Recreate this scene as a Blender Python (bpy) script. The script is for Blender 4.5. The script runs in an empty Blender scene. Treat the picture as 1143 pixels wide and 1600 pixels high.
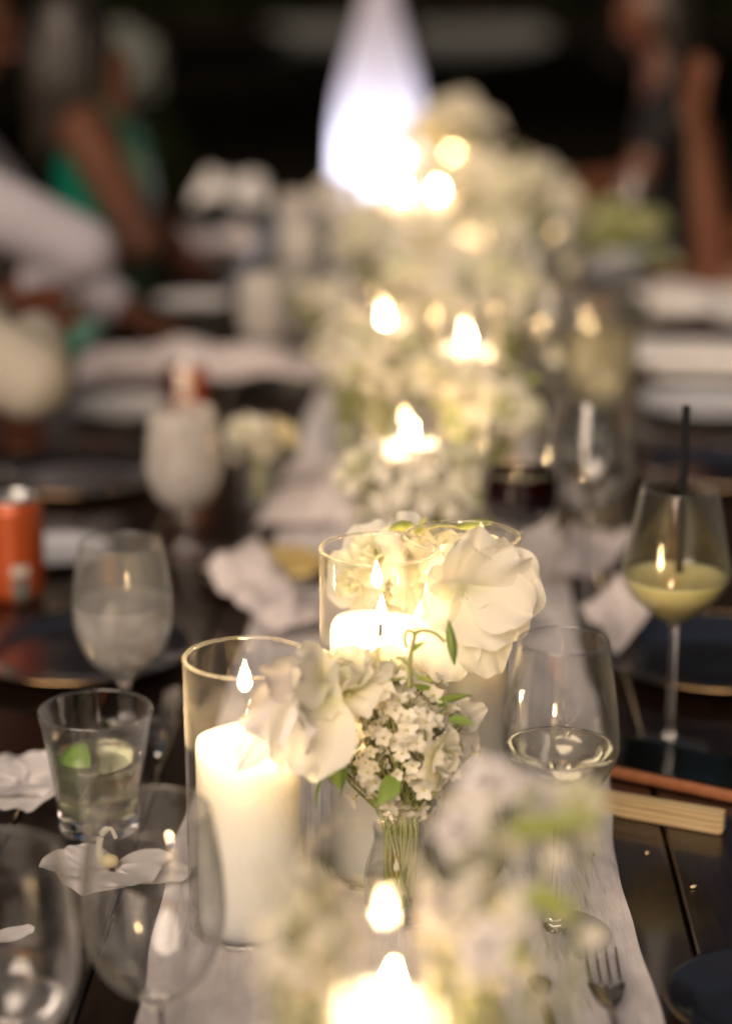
import bpy, bmesh, math, random
from mathutils import Vector, Matrix, noise
R = math.radians
rnd = random.Random(7)

# ------------------------------------------------------------------ camera, sky, soft fill sun, exposure
scene = bpy.context.scene
TABLE_Z = 0.75
CAM_H = 0.70                      # camera above the table top
PITCH, YAW = R(15.3), R(2.11)     # down, and a little to the left of the table's direction
cam_data = bpy.data.cameras.new('camera')
cam = bpy.data.objects.new('camera', cam_data)
scene.collection.objects.link(cam)
cam.location = (0, 0, TABLE_Z + CAM_H)
cam.rotation_euler = (R(90) - PITCH, 0, YAW)
cam_data.sensor_fit = 'VERTICAL'
cam_data.sensor_height = 36
cam_data.sensor_width = 36
cam_data.lens = 69.75
cam_data.clip_start, cam_data.clip_end = 0.05, 400
cam_data.dof.use_dof = True
cam_data.dof.focus_distance = 1.525
cam_data.dof.aperture_fstop = 1.85
cam_data.dof.aperture_blades = 0
scene.camera = cam

world = bpy.data.worlds.new('World')
scene.world = world
world.use_nodes = True
wn = world.node_tree
bg = wn.nodes['Background']
sky = wn.nodes.new('ShaderNodeTexSky')
sky.sky_type = 'NISHITA'
sky.sun_disc = False
sky.sun_elevation = R(1.0)
sky.ozone_density = 2.0
sky.sun_rotation = R(200)
wn.links.new(sky.outputs[0], bg.inputs[0])
bg.inputs[1].default_value = 0.03

sun_d = bpy.data.lights.new('fill_sun', 'SUN')
sun_d.energy = 1.0  # warm wide sun added as soft fill from behind the camera
sun_d.angle = R(50)
sun_d.color = (1.0, .78, .60)
sun_o = bpy.data.objects.new('fill_sun', sun_d)
scene.collection.objects.link(sun_o)
sun_o.rotation_euler = (R(58), 0, R(-18))

vs = scene.view_settings
vs.view_transform = 'Standard'
vs.look = 'None'
vs.gamma = 1
vs.use_curve_mapping = False
vs.exposure = 2.15
cy = scene.cycles
cy.max_bounces = 12
cy.transparent_max_bounces = 80
cy.transmission_bounces = 12
cy.glossy_bounces = 5
cy.diffuse_bounces = 3
cy.caustics_refractive = False
cy.caustics_reflective = False
cy.blur_glossy = 0.5
cy.sample_clamp_indirect = 6
cy.use_denoising = True

COL = scene.collection
FPX, CX, CYP = 3100.0, 571.5, 800.0
_rot = cam.rotation_euler.to_matrix()
_right, _up, _fwd = _rot @ Vector((1, 0, 0)), _rot @ Vector((0, 1, 0)), _rot @ Vector((0, 0, -1))
def ray(px, py):
    return _fwd + _right * ((px - CX) / FPX) + _up * ((CYP - py) / FPX)
def at(px, py, z=0.0):
    """world point on the horizontal plane z above the table top"""
    d = ray(px, py); t = (z - CAM_H) / d.z
    p = d * t
    return Vector((p.x, p.y, TABLE_Z + z))
def atd(px, py, dist):
    d = ray(px, py); p = d * (dist / d.y)
    return Vector((p.x, p.y, TABLE_Z + CAM_H + p.z))

# ------------------------------------------------------------------ materials
def newmat(name):
    m = bpy.data.materials.new(name); m.use_nodes = True
    nt = m.node_tree; nt.nodes.clear()
    out = nt.nodes.new('ShaderNodeOutputMaterial')
    return m, nt, out
def N(nt, kind, **inp):
    n = nt.nodes.new(kind)
    for k, v in inp.items():
        key = k.replace('_', ' ')
        n.inputs[key].default_value = v
    return n
def c4(c): return (c[0], c[1], c[2], 1)
def noise_mix(nt, c1, c2, scale=20, detail=5, coord='Object', stretch=(1, 1, 1), lo=.35, hi=.65):
    tc = nt.nodes.new('ShaderNodeTexCoord'); mp = nt.nodes.new('ShaderNodeMapping')
    mp.inputs['Scale'].default_value = stretch
    nt.links.new(tc.outputs[coord], mp.inputs[0])
    nz = N(nt, 'ShaderNodeTexNoise', Scale=scale, Detail=detail)
    nt.links.new(mp.outputs[0], nz.inputs['Vector'])
    cr = nt.nodes.new('ShaderNodeValToRGB')
    cr.color_ramp.elements[0].position, cr.color_ramp.elements[1].position = lo, hi
    cr.color_ramp.elements[0].color, cr.color_ramp.elements[1].color = c4(c1), c4(c2)
    nt.links.new(nz.outputs['Fac'], cr.inputs[0])
    return cr.outputs[0], nz.outputs['Fac'], mp
def pbr(name, c1, c2=None, rough=.5, metal=0, scale=20, stretch=(1, 1, 1), bump=0, bump_d=.002, coat=0, coat_r=.1, sss=0, sss_r=(.01, .006, .004), sss_scale=1, spec=.5, sheen=0):
    m, nt, out = newmat(name)
    b = N(nt, 'ShaderNodeBsdfPrincipled', Roughness=rough, Metallic=metal)
    b.inputs['Specular IOR Level'].default_value = spec
    b.inputs['Coat Weight'].default_value = coat; b.inputs['Coat Roughness'].default_value = coat_r
    b.inputs['Sheen Weight'].default_value = sheen
    if sss:
        b.inputs['Subsurface Weight'].default_value = sss
        b.inputs['Subsurface Radius'].default_value = sss_r
        b.inputs['Subsurface Scale'].default_value = sss_scale
    col, fac, _ = noise_mix(nt, c1, c2 or tuple(x * .85 for x in c1), scale, stretch=stretch)
    nt.links.new(col, b.inputs['Base Color'])
    if bump:
        bp = N(nt, 'ShaderNodeBump', Strength=bump, Distance=bump_d)
        nt.links.new(fac, bp.inputs['Height']); nt.links.new(bp.outputs[0], b.inputs['Normal'])
    nt.links.new(b.outputs[0], out.inputs[0])
    return m
def thin(name, c1, c2, trans=.4, scale=60, rough=.6, tcol=None, gloss=.04, crinkle=None):
    """leaves, petals, cloth: lets light through"""
    m, nt, out = newmat(name)
    col, fac, _ = noise_mix(nt, c1, c2, scale)
    d = nt.nodes.new('ShaderNodeBsdfDiffuse'); t = nt.nodes.new('ShaderNodeBsdfTranslucent')
    g = N(nt, 'ShaderNodeBsdfGlossy', Roughness=rough)
    nt.links.new(col, d.inputs[0])
    if crinkle:
        sx, sy, st, ds = crinkle
        _, f2, _ = noise_mix(nt, (0, 0, 0), (1, 1, 1), 1.0, 6, stretch=(sx, sy, 1))
        bp = N(nt, 'ShaderNodeBump', Strength=st, Distance=ds); nt.links.new(f2, bp.inputs['Height'])
        nt.links.new(bp.outputs[0], d.inputs['Normal']); nt.links.new(bp.outputs[0], t.inputs['Normal'])
    if tcol: t.inputs[0].default_value = c4(tcol)
    else: nt.links.new(col, t.inputs[0])
    mx = N(nt, 'ShaderNodeMixShader', Fac=trans); nt.links.new(d.outputs[0], mx.inputs[1]); nt.links.new(t.outputs[0], mx.inputs[2])
    m2 = N(nt, 'ShaderNodeMixShader', Fac=gloss); nt.links.new(mx.outputs[0], m2.inputs[1]); nt.links.new(g.outputs[0], m2.inputs[2])
    nt.links.new(m2.outputs[0], out.inputs[0])
    return m
def petal_mat(name, base, tip, reach=.03, trans=.5):
    m, nt, out = newmat(name)
    tc = nt.nodes.new('ShaderNodeTexCoord'); ln_ = nt.nodes.new('ShaderNodeVectorMath'); ln_.operation = 'LENGTH'; nt.links.new(tc.outputs['Object'], ln_.inputs[0])
    nz_ = N(nt, 'ShaderNodeTexNoise', Scale=70, Detail=4); nt.links.new(tc.outputs['Object'], nz_.inputs['Vector'])
    ad = nt.nodes.new('ShaderNodeMath'); ad.operation = 'MULTIPLY_ADD'; ad.inputs[1].default_value = .018; nt.links.new(nz_.outputs['Fac'], ad.inputs[0]); nt.links.new(ln_.outputs['Value'], ad.inputs[2])
    mr = N(nt, 'ShaderNodeMapRange'); mr.inputs['From Min'].default_value = .008; mr.inputs['From Max'].default_value = reach; nt.links.new(ad.outputs[0], mr.inputs['Value'])
    cr = nt.nodes.new('ShaderNodeValToRGB'); cr.color_ramp.elements[0].color = c4(base); cr.color_ramp.elements[1].color = c4(tip); nt.links.new(mr.outputs[0], cr.inputs[0])
    bp = N(nt, 'ShaderNodeBump', Strength=.35, Distance=.002); nt.links.new(nz_.outputs['Fac'], bp.inputs['Height'])
    d = nt.nodes.new('ShaderNodeBsdfDiffuse'); t = nt.nodes.new('ShaderNodeBsdfTranslucent')
    for q in (d, t): nt.links.new(cr.outputs[0], q.inputs[0]); nt.links.new(bp.outputs[0], q.inputs['Normal'])
    mx = N(nt, 'ShaderNodeMixShader', Fac=trans); nt.links.new(d.outputs[0], mx.inputs[1]); nt.links.new(t.outputs[0], mx.inputs[2])
    nt.links.new(mx.outputs[0], out.inputs[0]); return m
def glass(name, col=(1, 1, 1), ior=1.45, rough=0.0, milk=0.0, milk_col=(.8, .8, .8)):
    m, nt, out = newmat(name)
    g = N(nt, 'ShaderNodeBsdfGlass', Color=c4(col), IOR=ior, Roughness=rough)
    last = g.outputs[0]
    if milk:
        d = N(nt, 'ShaderNodeBsdfDiffuse', Color=c4(milk_col)); t = N(nt, 'ShaderNodeBsdfTranslucent', Color=c4(milk_col))
        a = N(nt, 'ShaderNodeMixShader', Fac=.5); nt.links.new(d.outputs[0], a.inputs[1]); nt.links.new(t.outputs[0], a.inputs[2])
        b = nt.nodes.new('ShaderNodeMixShader')
        _, fac, _ = noise_mix(nt, (0, 0, 0), (1, 1, 1), 25)
        mr = N(nt, 'ShaderNodeMapRange'); mr.inputs['To Min'].default_value = milk * .6; mr.inputs['To Max'].default_value = milk * 1.4
        nt.links.new(fac, mr.inputs['Value']); nt.links.new(mr.outputs[0], b.inputs[0])
        nt.links.new(last, b.inputs[1]); nt.links.new(a.outputs[0], b.inputs[2]); last = b.outputs[0]
    nt.links.new(last, out.inputs[0])
    return m
def pane(name, tint=(.97, .98, .97), smudge=.03, f0=.04, pw=4.0, edge=.25):
    """thin blown glass wall: straight-through transmission with a fresnel reflection, a little dust and edges whitened like scattered light"""
    m, nt, out = newmat(name)
    lw = N(nt, 'ShaderNodeLayerWeight', Blend=.5)
    p = nt.nodes.new('ShaderNodeMath'); p.operation = 'POWER'; p.inputs[1].default_value = pw
    nt.links.new(lw.outputs['Facing'], p.inputs[0])
    ma = nt.nodes.new('ShaderNodeMath'); ma.operation = 'MULTIPLY_ADD'; ma.inputs[1].default_value = .8; ma.inputs[2].default_value = f0
    nt.links.new(p.outputs[0], ma.inputs[0])
    tr = N(nt, 'ShaderNodeBsdfTransparent', Color=c4(tint)); gl = N(nt, 'ShaderNodeBsdfGlossy', Roughness=.01)
    mx = nt.nodes.new('ShaderNodeMixShader')
    nt.links.new(ma.outputs[0], mx.inputs[0]); nt.links.new(tr.outputs[0], mx.inputs[1]); nt.links.new(gl.outputs[0], mx.inputs[2])
    _, fac, _ = noise_mix(nt, (0, 0, 0), (1, 1, 1), 30)
    mr = N(nt, 'ShaderNodeMapRange'); mr.inputs['From Min'].default_value = .45; mr.inputs['From Max'].default_value = .75
    mr.inputs['To Min'].default_value = smudge * .15; mr.inputs['To Max'].default_value = smudge
    nt.links.new(fac, mr.inputs['Value'])
    d = N(nt, 'ShaderNodeBsdfTranslucent', Color=(.85, .85, .84, 1))
    ed = nt.nodes.new('ShaderNodeMath'); ed.operation = 'MULTIPLY_ADD'; ed.inputs[1].default_value = edge  # edge term whitens silhouettes in place of light scattered in the glass
    nt.links.new(p.outputs[0], ed.inputs[0]); nt.links.new(mr.outputs[0], ed.inputs[2])
    m2 = nt.nodes.new('ShaderNodeMixShader'); nt.links.new(ed.outputs[0], m2.inputs[0])
    nt.links.new(mx.outputs[0], m2.inputs[1]); nt.links.new(d.outputs[0], m2.inputs[2])
    nt.links.new(m2.outputs[0], out.inputs[0])
    return m
def fog_pane(name, milk=.3, col=(.78, .76, .74)):
    m = pane(name); nt = m.node_tree
    out = next(n for n in nt.nodes if n.type == 'OUTPUT_MATERIAL'); src = out.inputs[0].links[0].from_socket
    d = N(nt, 'ShaderNodeBsdfDiffuse', Color=c4(col)); t = N(nt, 'ShaderNodeBsdfTranslucent', Color=c4(col))
    a = N(nt, 'ShaderNodeMixShader', Fac=.5); nt.links.new(d.outputs[0], a.inputs[1]); nt.links.new(t.outputs[0], a.inputs[2])
    _, fac, _ = noise_mix(nt, (0, 0, 0), (1, 1, 1), 35)
    mr = N(nt, 'ShaderNodeMapRange'); mr.inputs['From Min'].default_value = .3; mr.inputs['From Max'].default_value = .7
    mr.inputs['To Min'].default_value = milk * .7; mr.inputs['To Max'].default_value = milk * 1.3
    nt.links.new(fac, mr.inputs['Value'])
    b = nt.nodes.new('ShaderNodeMixShader'); nt.links.new(mr.outputs[0], b.inputs[0]); nt.links.new(src, b.inputs[1]); nt.links.new(a.outputs[0], b.inputs[2])
    nt.links.new(b.outputs[0], out.inputs[0]); return m
def emit(name, col, strength):
    m, nt, out = newmat(name)
    e = N(nt, 'ShaderNodeEmission', Color=c4(col), Strength=strength)
    nt.links.new(e.outputs[0], out.inputs[0]); return m

FLAME = 84
M = {}
M['plank'] = []
for k in range(4):
    s = (.75, 1.0, 1.2, .9)[k]
    M['plank'].append(pbr('stained_plank_%d' % k, (.020 * s, .0085 * s, .0045 * s), (.007 * s, .0031 * s, .0018 * s), rough=.34, scale=9 + k, stretch=(14, 1.1, 14), bump=.35, bump_d=.0012, coat=.6, coat_r=.09))
M['leg_wood'] = pbr('table_leg_wood', (.03, .015, .009), rough=.4, scale=8, stretch=(8, 8, 1))
M['runner'] = thin('crinkled_gauze', (.74, .71, .72), (.66, .63, .64), trans=.18, scale=45, gloss=.0, crinkle=(150, 26, .8, .004))
M['napkin'] = thin('napkin_linen', (.72, .66, .65), (.66, .60, .60), trans=.12, scale=60, gloss=.0, crinkle=(60, 60, .4, .003))
M['napkin_white'] = thin('white_linen', (.78, .76, .73), (.70, .68, .66), trans=.12, scale=60, gloss=.0)
M['wax'] = pbr('candle_wax', (.955, .90, .79), (.94, .88, .75), rough=.38, scale=18, sss=1.0, sss_r=(.09, .08, .065), sss_scale=1.0, bump=.06, bump_d=.002, spec=.4)
M['wick'] = pbr('burnt_wick', (.02, .015, .012), rough=.9)
def flame_mat():
    m, nt, out = newmat('candle_flame')
    tc = nt.nodes.new('ShaderNodeTexCoord'); sp = nt.nodes.new('ShaderNodeSeparateXYZ'); nt.links.new(tc.outputs['Generated'], sp.inputs[0])
    cr = nt.nodes.new('ShaderNodeValToRGB'); e = cr.color_ramp.elements
    e[0].position, e[0].color = 0.0, (.10, .12, .22, 1); e[1].position, e[1].color = 1.0, (.85, .45, .14, 1)
    for pos, col in ((.16, (.45, .28, .12, 1)), (.34, (1.0, .68, .34, 1)), (.72, (1.0, .66, .31, 1))):
        q = e.new(pos); q.color = col
    nt.links.new(sp.outputs['Z'], cr.inputs[0])
    em = N(nt, 'ShaderNodeEmission', Strength=FLAME); nt.links.new(cr.outputs[0], em.inputs[0]); nt.links.new(em.outputs[0], out.inputs[0]); return m
M['flame'] = flame_mat()
M['melt'] = pbr('melted_wax', (.93, .87, .72), (.90, .84, .68), rough=.06, sss=.8, sss_r=(.03, .025, .018), coat=.6, coat_r=.04)
M['vase'] = pane('vase_glass', (.995, .995, .99), .045, .06, 3.6)
def rim_mat():
    m, nt, out = newmat('vase_rim_glass')
    tr = N(nt, 'ShaderNodeBsdfTransparent', Color=(.97, .98, .97, 1)); gl = N(nt, 'ShaderNodeBsdfGlossy', Roughness=.04)
    d = N(nt, 'ShaderNodeBsdfTranslucent', Color=(.9, .9, .88, 1))  # white translucency brightens rims in place of light caught in the glass
    a = N(nt, 'ShaderNodeMixShader', Fac=.45); nt.links.new(gl.outputs[0], a.inputs[1]); nt.links.new(d.outputs[0], a.inputs[2])
    lw = N(nt, 'ShaderNodeLayerWeight', Blend=.4); mr = N(nt, 'ShaderNodeMapRange'); mr.inputs['To Min'].default_value = .18; mr.inputs['To Max'].default_value = .85
    nt.links.new(lw.outputs['Facing'], mr.inputs['Value'])
    b = nt.nodes.new('ShaderNodeMixShader'); nt.links.new(mr.outputs[0], b.inputs[0]); nt.links.new(tr.outputs[0], b.inputs[1]); nt.links.new(a.outputs[0], b.inputs[2])
    nt.links.new(b.outputs[0], out.inputs[0]); return m
M['rim'] = rim_mat()
M['glass'] = glass('clear_glass', (1, 1, 1))
M['fogged'] = fog_pane('fogged_glass', .42, (.92, .88, .84))
M['fogged_light'] = fog_pane('lightly_fogged_glass', .10)
M['bowl'] = pane('thin_bowl_glass', (.99, .99, .99), .015, .075, 3.0, .5)
M['water'] = glass('water', (1, 1, 1), ior=1.333)
M['water_cloudy'] = glass('iced_water', (.97, .97, .97), ior=1.333, rough=.15, milk=.42, milk_col=(.82, .80, .79))
M['lime_drink'] = glass('lime_drink', (.96, .97, .86), ior=1.333, rough=.03, milk=.20, milk_col=(.72, .74, .58))
M['wine_white'] = glass('pale_wine', (.98, .97, .90), ior=1.333)
M['wine_red'] = pbr('red_wine', (.006, .0004, .0008), (.009, .0006, .001), rough=.05, spec=.5)
M['cocktail'] = pbr('cloudy_yellow_cocktail', (.74, .68, .33), (.70, .65, .29), rough=.2, sss=.9, sss_r=(.02, .018, .008))
M['pale_cocktail'] = glass('pale_cocktail', (.98, .95, .80), ior=1.333, rough=.08, milk=.38, milk_col=(.82, .76, .50))
M['straw'] = pbr('black_paper_straw', (.008, .010, .011), rough=.7, spec=.1)
M['lime'] = pbr('lime_peel', (.15, .28, .05), (.22, .36, .07), rough=.35, scale=80, bump=.2, sss=.2)
M['lime_flesh'] = pbr('lime_flesh', (.62, .75, .28), (.5, .66, .2), rough=.3, scale=90, sss=.4)
M['plate_dark'] = pbr('navy_glazed_plate', (.017, .018, .025), (.022, .023, .030), rough=.16, scale=12, coat=.6, coat_r=.06)
M['gold'] = pbr('gold_rim', (.48, .31, .14), (.42, .27, .12), rough=.22, metal=1)
M['plate_grey'] = pbr('pale_grey_plate', (.52, .54, .58), (.46, .48, .52), rough=.25, scale=30)
M['plate_white'] = pbr('white_glazed_plate', (.74, .73, .72), (.70, .69, .68), rough=.25, scale=30)
M['silver'] = pbr('cutlery_steel', (.70, .68, .68), (.6, .58, .58), rough=.16, metal=1, scale=40)
M['bamboo'] = pbr('bamboo_slat', (.66, .52, .30), (.56, .43, .23), rough=.5, scale=14, stretch=(1, 12, 12), bump=.2)
M['bamboo_dark'] = pbr('bamboo_slat_edge', (.50, .36, .19), (.42, .30, .15), rough=.5, scale=14, stretch=(1, 12, 12), bump=.2)
M['phone_black'] = pbr('black_phone_glass', (.004, .004, .005), rough=.05, coat=1, coat_r=.03)
M['leather'] = pbr('tan_leather_case', (.34, .13, .055), (.27, .10, .04), rough=.45, scale=120, bump=.3)
M['petal'] = petal_mat('white_petal', (.78, .78, .50), (.92, .90, .81))
M['petal_green'] = petal_mat('greenish_petal', (.66, .70, .36), (.90, .88, .74), .035)
M['petal_mauve'] = thin('cool_white_petal', (.80, .77, .77), (.85, .82, .81), trans=.35, scale=35)
M['petal_lemon'] = thin('lemon_petal', (.80, .72, .38), (.84, .78, .55), trans=.4, scale=35)
M['floret'] = thin('cream_floret', (.86, .83, .74), (.78, .74, .62), trans=.35, scale=90)
M['floret_eye'] = pbr('floret_eye', (.42, .46, .10), (.5, .42, .1), rough=.6)
M['stem'] = pbr('flower_stem', (.22, .28, .07), (.34, .33, .13), rough=.5, scale=40)
M['leaf'] = thin('young_leaf', (.22, .36, .06), (.34, .46, .12), trans=.4, scale=40, gloss=.05)
M['leaf_lime'] = thin('lime_leaf', (.42, .50, .12), (.52, .56, .18), trans=.45, scale=40, gloss=.05)
M['leaf_pale'] = thin('pale_salad_leaf', (.50, .53, .26), (.60, .60, .36), trans=.4, scale=40, gloss=.06)
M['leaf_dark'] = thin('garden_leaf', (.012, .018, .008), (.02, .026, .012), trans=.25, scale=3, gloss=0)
M['silver_leaf'] = thin('silver_leaf', (.22, .25, .22), (.30, .32, .29), trans=.2, scale=4)
M['bark'] = pbr('bark', (.02, .014, .010), rough=.9, scale=14, bump=.5)
M['alu'] = pbr('can_metal', (.62, .63, .64), (.55, .56, .57), rough=.3, metal=1)
M['lantern'] = thin('lantern_paper', (.86, .85, .90), (.82, .81, .88), trans=.75, scale=8, gloss=0)
M['bulb'] = emit('lantern_bulb', (.86, .84, 1.0), 7)
M['lantern_base'] = pbr('lantern_base', (.05, .05, .055), rough=.5)
M['skin'] = pbr('skin', (.10, .033, .013), (.085, .028, .011), rough=.5, scale=10, sss=.15)
M['lips'] = pbr('lips', (.36, .10, .08), rough=.4)
M['eye'] = pbr('eye', (.05, .03, .02), rough=.1)
M['hair'] = pbr('dark_hair', (.010, .008, .007), (.02, .014, .01), rough=.45, scale=30, stretch=(10, 10, 1), bump=.4)
M['shirt_lilac'] = pbr('lilac_white_shirt', (.40, .38, .43), (.36, .345, .39), rough=.85, scale=12)
M['shirt_cream'] = pbr('cream_shirt', (.40, .37, .31), (.36, .33, .28), rough=.85, scale=12)
M['dress_green'] = pbr('emerald_satin', (.0, .13, .085), (.0, .10, .065), rough=.4, scale=8)
M['cloth_black'] = pbr('black_cloth', (.008, .008, .009), (.012, .011, .011), rough=.8, spec=.15)
M['trousers'] = pbr('navy_trousers', (.018, .022, .045), rough=.85)
M['shoe'] = pbr('dark_shoe', (.02, .014, .01), rough=.4)
M['chair_wood'] = pbr('chair_wood', (.05, .028, .016), rough=.45, scale=6, stretch=(8, 8, 1))

def can_mat(name, kind):
    m, nt, out = newmat(name)
    b = N(nt, 'ShaderNodeBsdfPrincipled', Roughness=.32, Metallic=.25)
    tc = nt.nodes.new('ShaderNodeTexCoord'); sp = nt.nodes.new('ShaderNodeSeparateXYZ'); nt.links.new(tc.outputs['Object'], sp.inputs[0])
    def box(cx, hw, cz, hz):
        def cmp(src, c, e):
            n = nt.nodes.new('ShaderNodeMath'); n.operation = 'COMPARE'; n.inputs[1].default_value = c; n.inputs[2].default_value = e
            nt.links.new(src, n.inputs[0]); return n.outputs[0]
        n = nt.nodes.new('ShaderNodeMath'); n.operation = 'MULTIPLY'
        nt.links.new(cmp(sp.outputs['X'], cx, hw), n.inputs[0]); nt.links.new(cmp(sp.outputs['Z'], cz, hz), n.inputs[1])
        return n.outputs[0]
    base, _, _ = noise_mix(nt, (.38, .070, .014), (.32, .055, .011), 12)
    last = base
    marks = [((.16, .17, .15), box(.011, .009, .018, .015)), ((.55, .54, .5), box(.011, .009, .042, .006))] if kind == 0 else \
            [((.09, .012, .02), box(-.022, .013, .06, .06)), ((.02, .02, .02), box(-.014, .006, .098, .012)), ((.72, .62, .52), box(.003, .010, .095, .022))]
    for colr, msk in marks:
        mx = nt.nodes.new('ShaderNodeMix'); mx.data_type = 'RGBA'
        nt.links.new(msk, mx.inputs['Factor']); nt.links.new(last, mx.inputs['A']); mx.inputs['B'].default_value = c4(colr)
        last = mx.outputs['Result']
    nt.links.new(last, b.inputs['Base Color']); nt.links.new(b.outputs[0], out.inputs[0])
    return m

# ------------------------------------------------------------------ mesh helpers
class MB:
    def __init__(s): s.v, s.f, s.m = [], [], []
    def add(s, verts, faces, mi=0):
        o = len(s.v); s.v += [tuple(p) for p in verts]; s.f += [tuple(i + o for i in f) for f in faces]; s.m += [mi] * len(faces)
    def lathe(s, prof, seg=32, mi=0, off=(0, 0, 0), mat=None):
        verts, faces, rings = [], [], []
        for r, z in prof:
            if r < 1e-6: rings.append([len(verts)]); verts.append(Vector((0, 0, z)))
            else:
                rings.append(list(range(len(verts), len(verts) + seg)))
                verts += [Vector((r * math.cos(2 * math.pi * k / seg), r * math.sin(2 * math.pi * k / seg), z)) for k in range(seg)]
        for a, b in zip(rings, rings[1:]):
            for k in range(seg):
                k2 = (k + 1) % seg
                if len(a) == 1 and len(b) == 1: continue
                if len(a) == 1: faces.append((a[0], b[k2], b[k]))
                elif len(b) == 1: faces.append((a[k], a[k2], b[0]))
                else: faces.append((a[k], a[k2], b[k2], b[k]))
        if mat is not None: verts = [mat @ p for p in verts]
        s.add([p + Vector(off) for p in verts], faces, mi); return s
    def tube(s, pts, rad, seg=6, mi=0):
        pts = [Vector(p) for p in pts]; n = len(pts)
        rads = rad if isinstance(rad, (list, tuple)) else [rad] * n
        verts, faces = [], []
        ref = Vector((.31, .17, .93)).normalized()
        for i, p in enumerate(pts):
            t = (pts[min(i + 1, n - 1)] - pts[max(i - 1, 0)])
            t = t.normalized() if t.length > 1e-9 else Vector((0, 0, 1))
            a = t.cross(ref); a = a.normalized() if a.length > 1e-4 else t.orthogonal().normalized()
            b = t.cross(a)
            verts += [p + (a * math.cos(2 * math.pi * k / seg) + b * math.sin(2 * math.pi * k / seg)) * rads[i] for k in range(seg)]
        for i in range(n - 1):
            for k in range(seg):
                k2 = (k + 1) % seg
                faces.append((i * seg + k, i * seg + k2, (i + 1) * seg + k2, (i + 1) * seg + k))
        faces.append(tuple(range(seg - 1, -1, -1))); faces.append(tuple((n - 1) * seg + k for k in range(seg)))
        s.add(verts, faces, mi); return s
    def box(s, lo, hi, bev=0.0, mi=0, mat=None):
        x0, y0, z0 = lo; x1, y1, z1 = hi; b = bev
        if b <= 0:
            vs_ = [(x, y, z) for z in (z0, z1) for y in (y0, y1) for x in (x0, x1)]
            fs = [(0, 2, 3, 1), (4, 5, 7, 6), (0, 1, 5, 4), (2, 6, 7, 3), (0, 4, 6, 2), (1, 3, 7, 5)]
        else:   # top and bottom edges chamfered
            def ring(i, z): return [(x0 + i, y0 + i, z), (x1 - i, y0 + i, z), (x1 - i, y1 - i, z), (x0 + i, y1 - i, z)]
            vs_ = ring(b, z0) + ring(0, z0 + b) + ring(0, z1 - b) + ring(b, z1)
            fs = [(3, 2, 1, 0), (12, 13, 14, 15)]
            for r_ in range(3):
                for k in range(4): fs.append((r_ * 4 + k, r_ * 4 + (k + 1) % 4, (r_ + 1) * 4 + (k + 1) % 4, (r_ + 1) * 4 + k))
        vs_ = [Vector(p) for p in vs_]
        if mat is not None: vs_ = [mat @ p for p in vs_]
        s.add(vs_, fs, mi); return s
    def grid(s, fn, nu, nv, mi=0):
        verts = [fn(i / nu, j / nv) for i in range(nu + 1) for j in range(nv + 1)]
        faces = [(i * (nv + 1) + j, (i + 1) * (nv + 1) + j, (i + 1) * (nv + 1) + j + 1, i * (nv + 1) + j + 1) for i in range(nu) for j in range(nv)]
        s.add(verts, faces, mi); return s
    def ball(s, c, r, seg=8, rings=5, mi=0, sc=(1, 1, 1)):
        prof = [(r * math.sin(math.pi * k / rings), -r * math.cos(math.pi * k / rings)) for k in range(rings + 1)]
        return s.lathe(prof, seg, mi, c, Matrix.Diagonal(sc))
    def mesh(s, name, mats, smooth=True):
        me = bpy.data.meshes.new(name); me.from_pydata(s.v, [], s.f)
        for m in (mats if isinstance(mats, (list, tuple)) else [mats]): me.materials.append(m)
        me.polygons.foreach_set('material_index', s.m)
        me.polygons.foreach_set('use_smooth', [smooth] * len(s.f))
        me.update(); return me
    def build(s, name, mats, parent=None, loc=(0, 0, 0), rot=(0, 0, 0), smooth=True):
        return put(name, s.mesh(name, mats, smooth), parent, loc, rot)
def put(name, me, parent=None, loc=(0, 0, 0), rot=(0, 0, 0), scale=None):
    o = bpy.data.objects.new(name, me); COL.objects.link(o); o.parent = parent
    o.location = loc; o.rotation_euler = rot
    if scale is not None: o.scale = (scale,) * 3 if not hasattr(scale, '__len__') else scale
    return o
def tag(o, label=None, cat=None, group=None, kind=None):
    if label: o['label'] = label
    if cat: o['category'] = cat
    if group: o['group'] = group
    if kind: o['kind'] = kind
    return o
def thing(name, label, cat, loc, rz=0, group=None):
    o = put(name, None, None, loc, (0, 0, rz)); o.empty_display_size = .02
    return tag(o, label, cat, group)
def spline(pts, n=6):
    """Catmull-Rom through the points (any dimension)"""
    P = [Vector(p) for p in pts]; out = []
    for i in range(len(P) - 1):
        p0, p1, p2, p3 = P[max(i - 1, 0)], P[i], P[i + 1], P[min(i + 2, len(P) - 1)]
        for k in range(n):
            t = k / n
            out.append(.5 * ((2 * p1) + (p2 - p0) * t + (2 * p0 - 5 * p1 + 4 * p2 - p3) * t * t + (3 * p1 - p0 - 3 * p2 + p3) * t ** 3))
    out.append(P[-1]); return out
def prof(pts, n=6): return [(max(p.x, 0), p.y) for p in spline([(a, b) for a, b in pts], n)]
def nz(x, y, z=0): return noise.noise(Vector((x, y, z)))

# ------------------------------------------------------------------ setting: ground, gravel, hedge, shrubs
EDGE = .66
TX = at(640, 900).x + .005        # middle of the table and of its runner
T0, T1 = .42, 6.02

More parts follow.
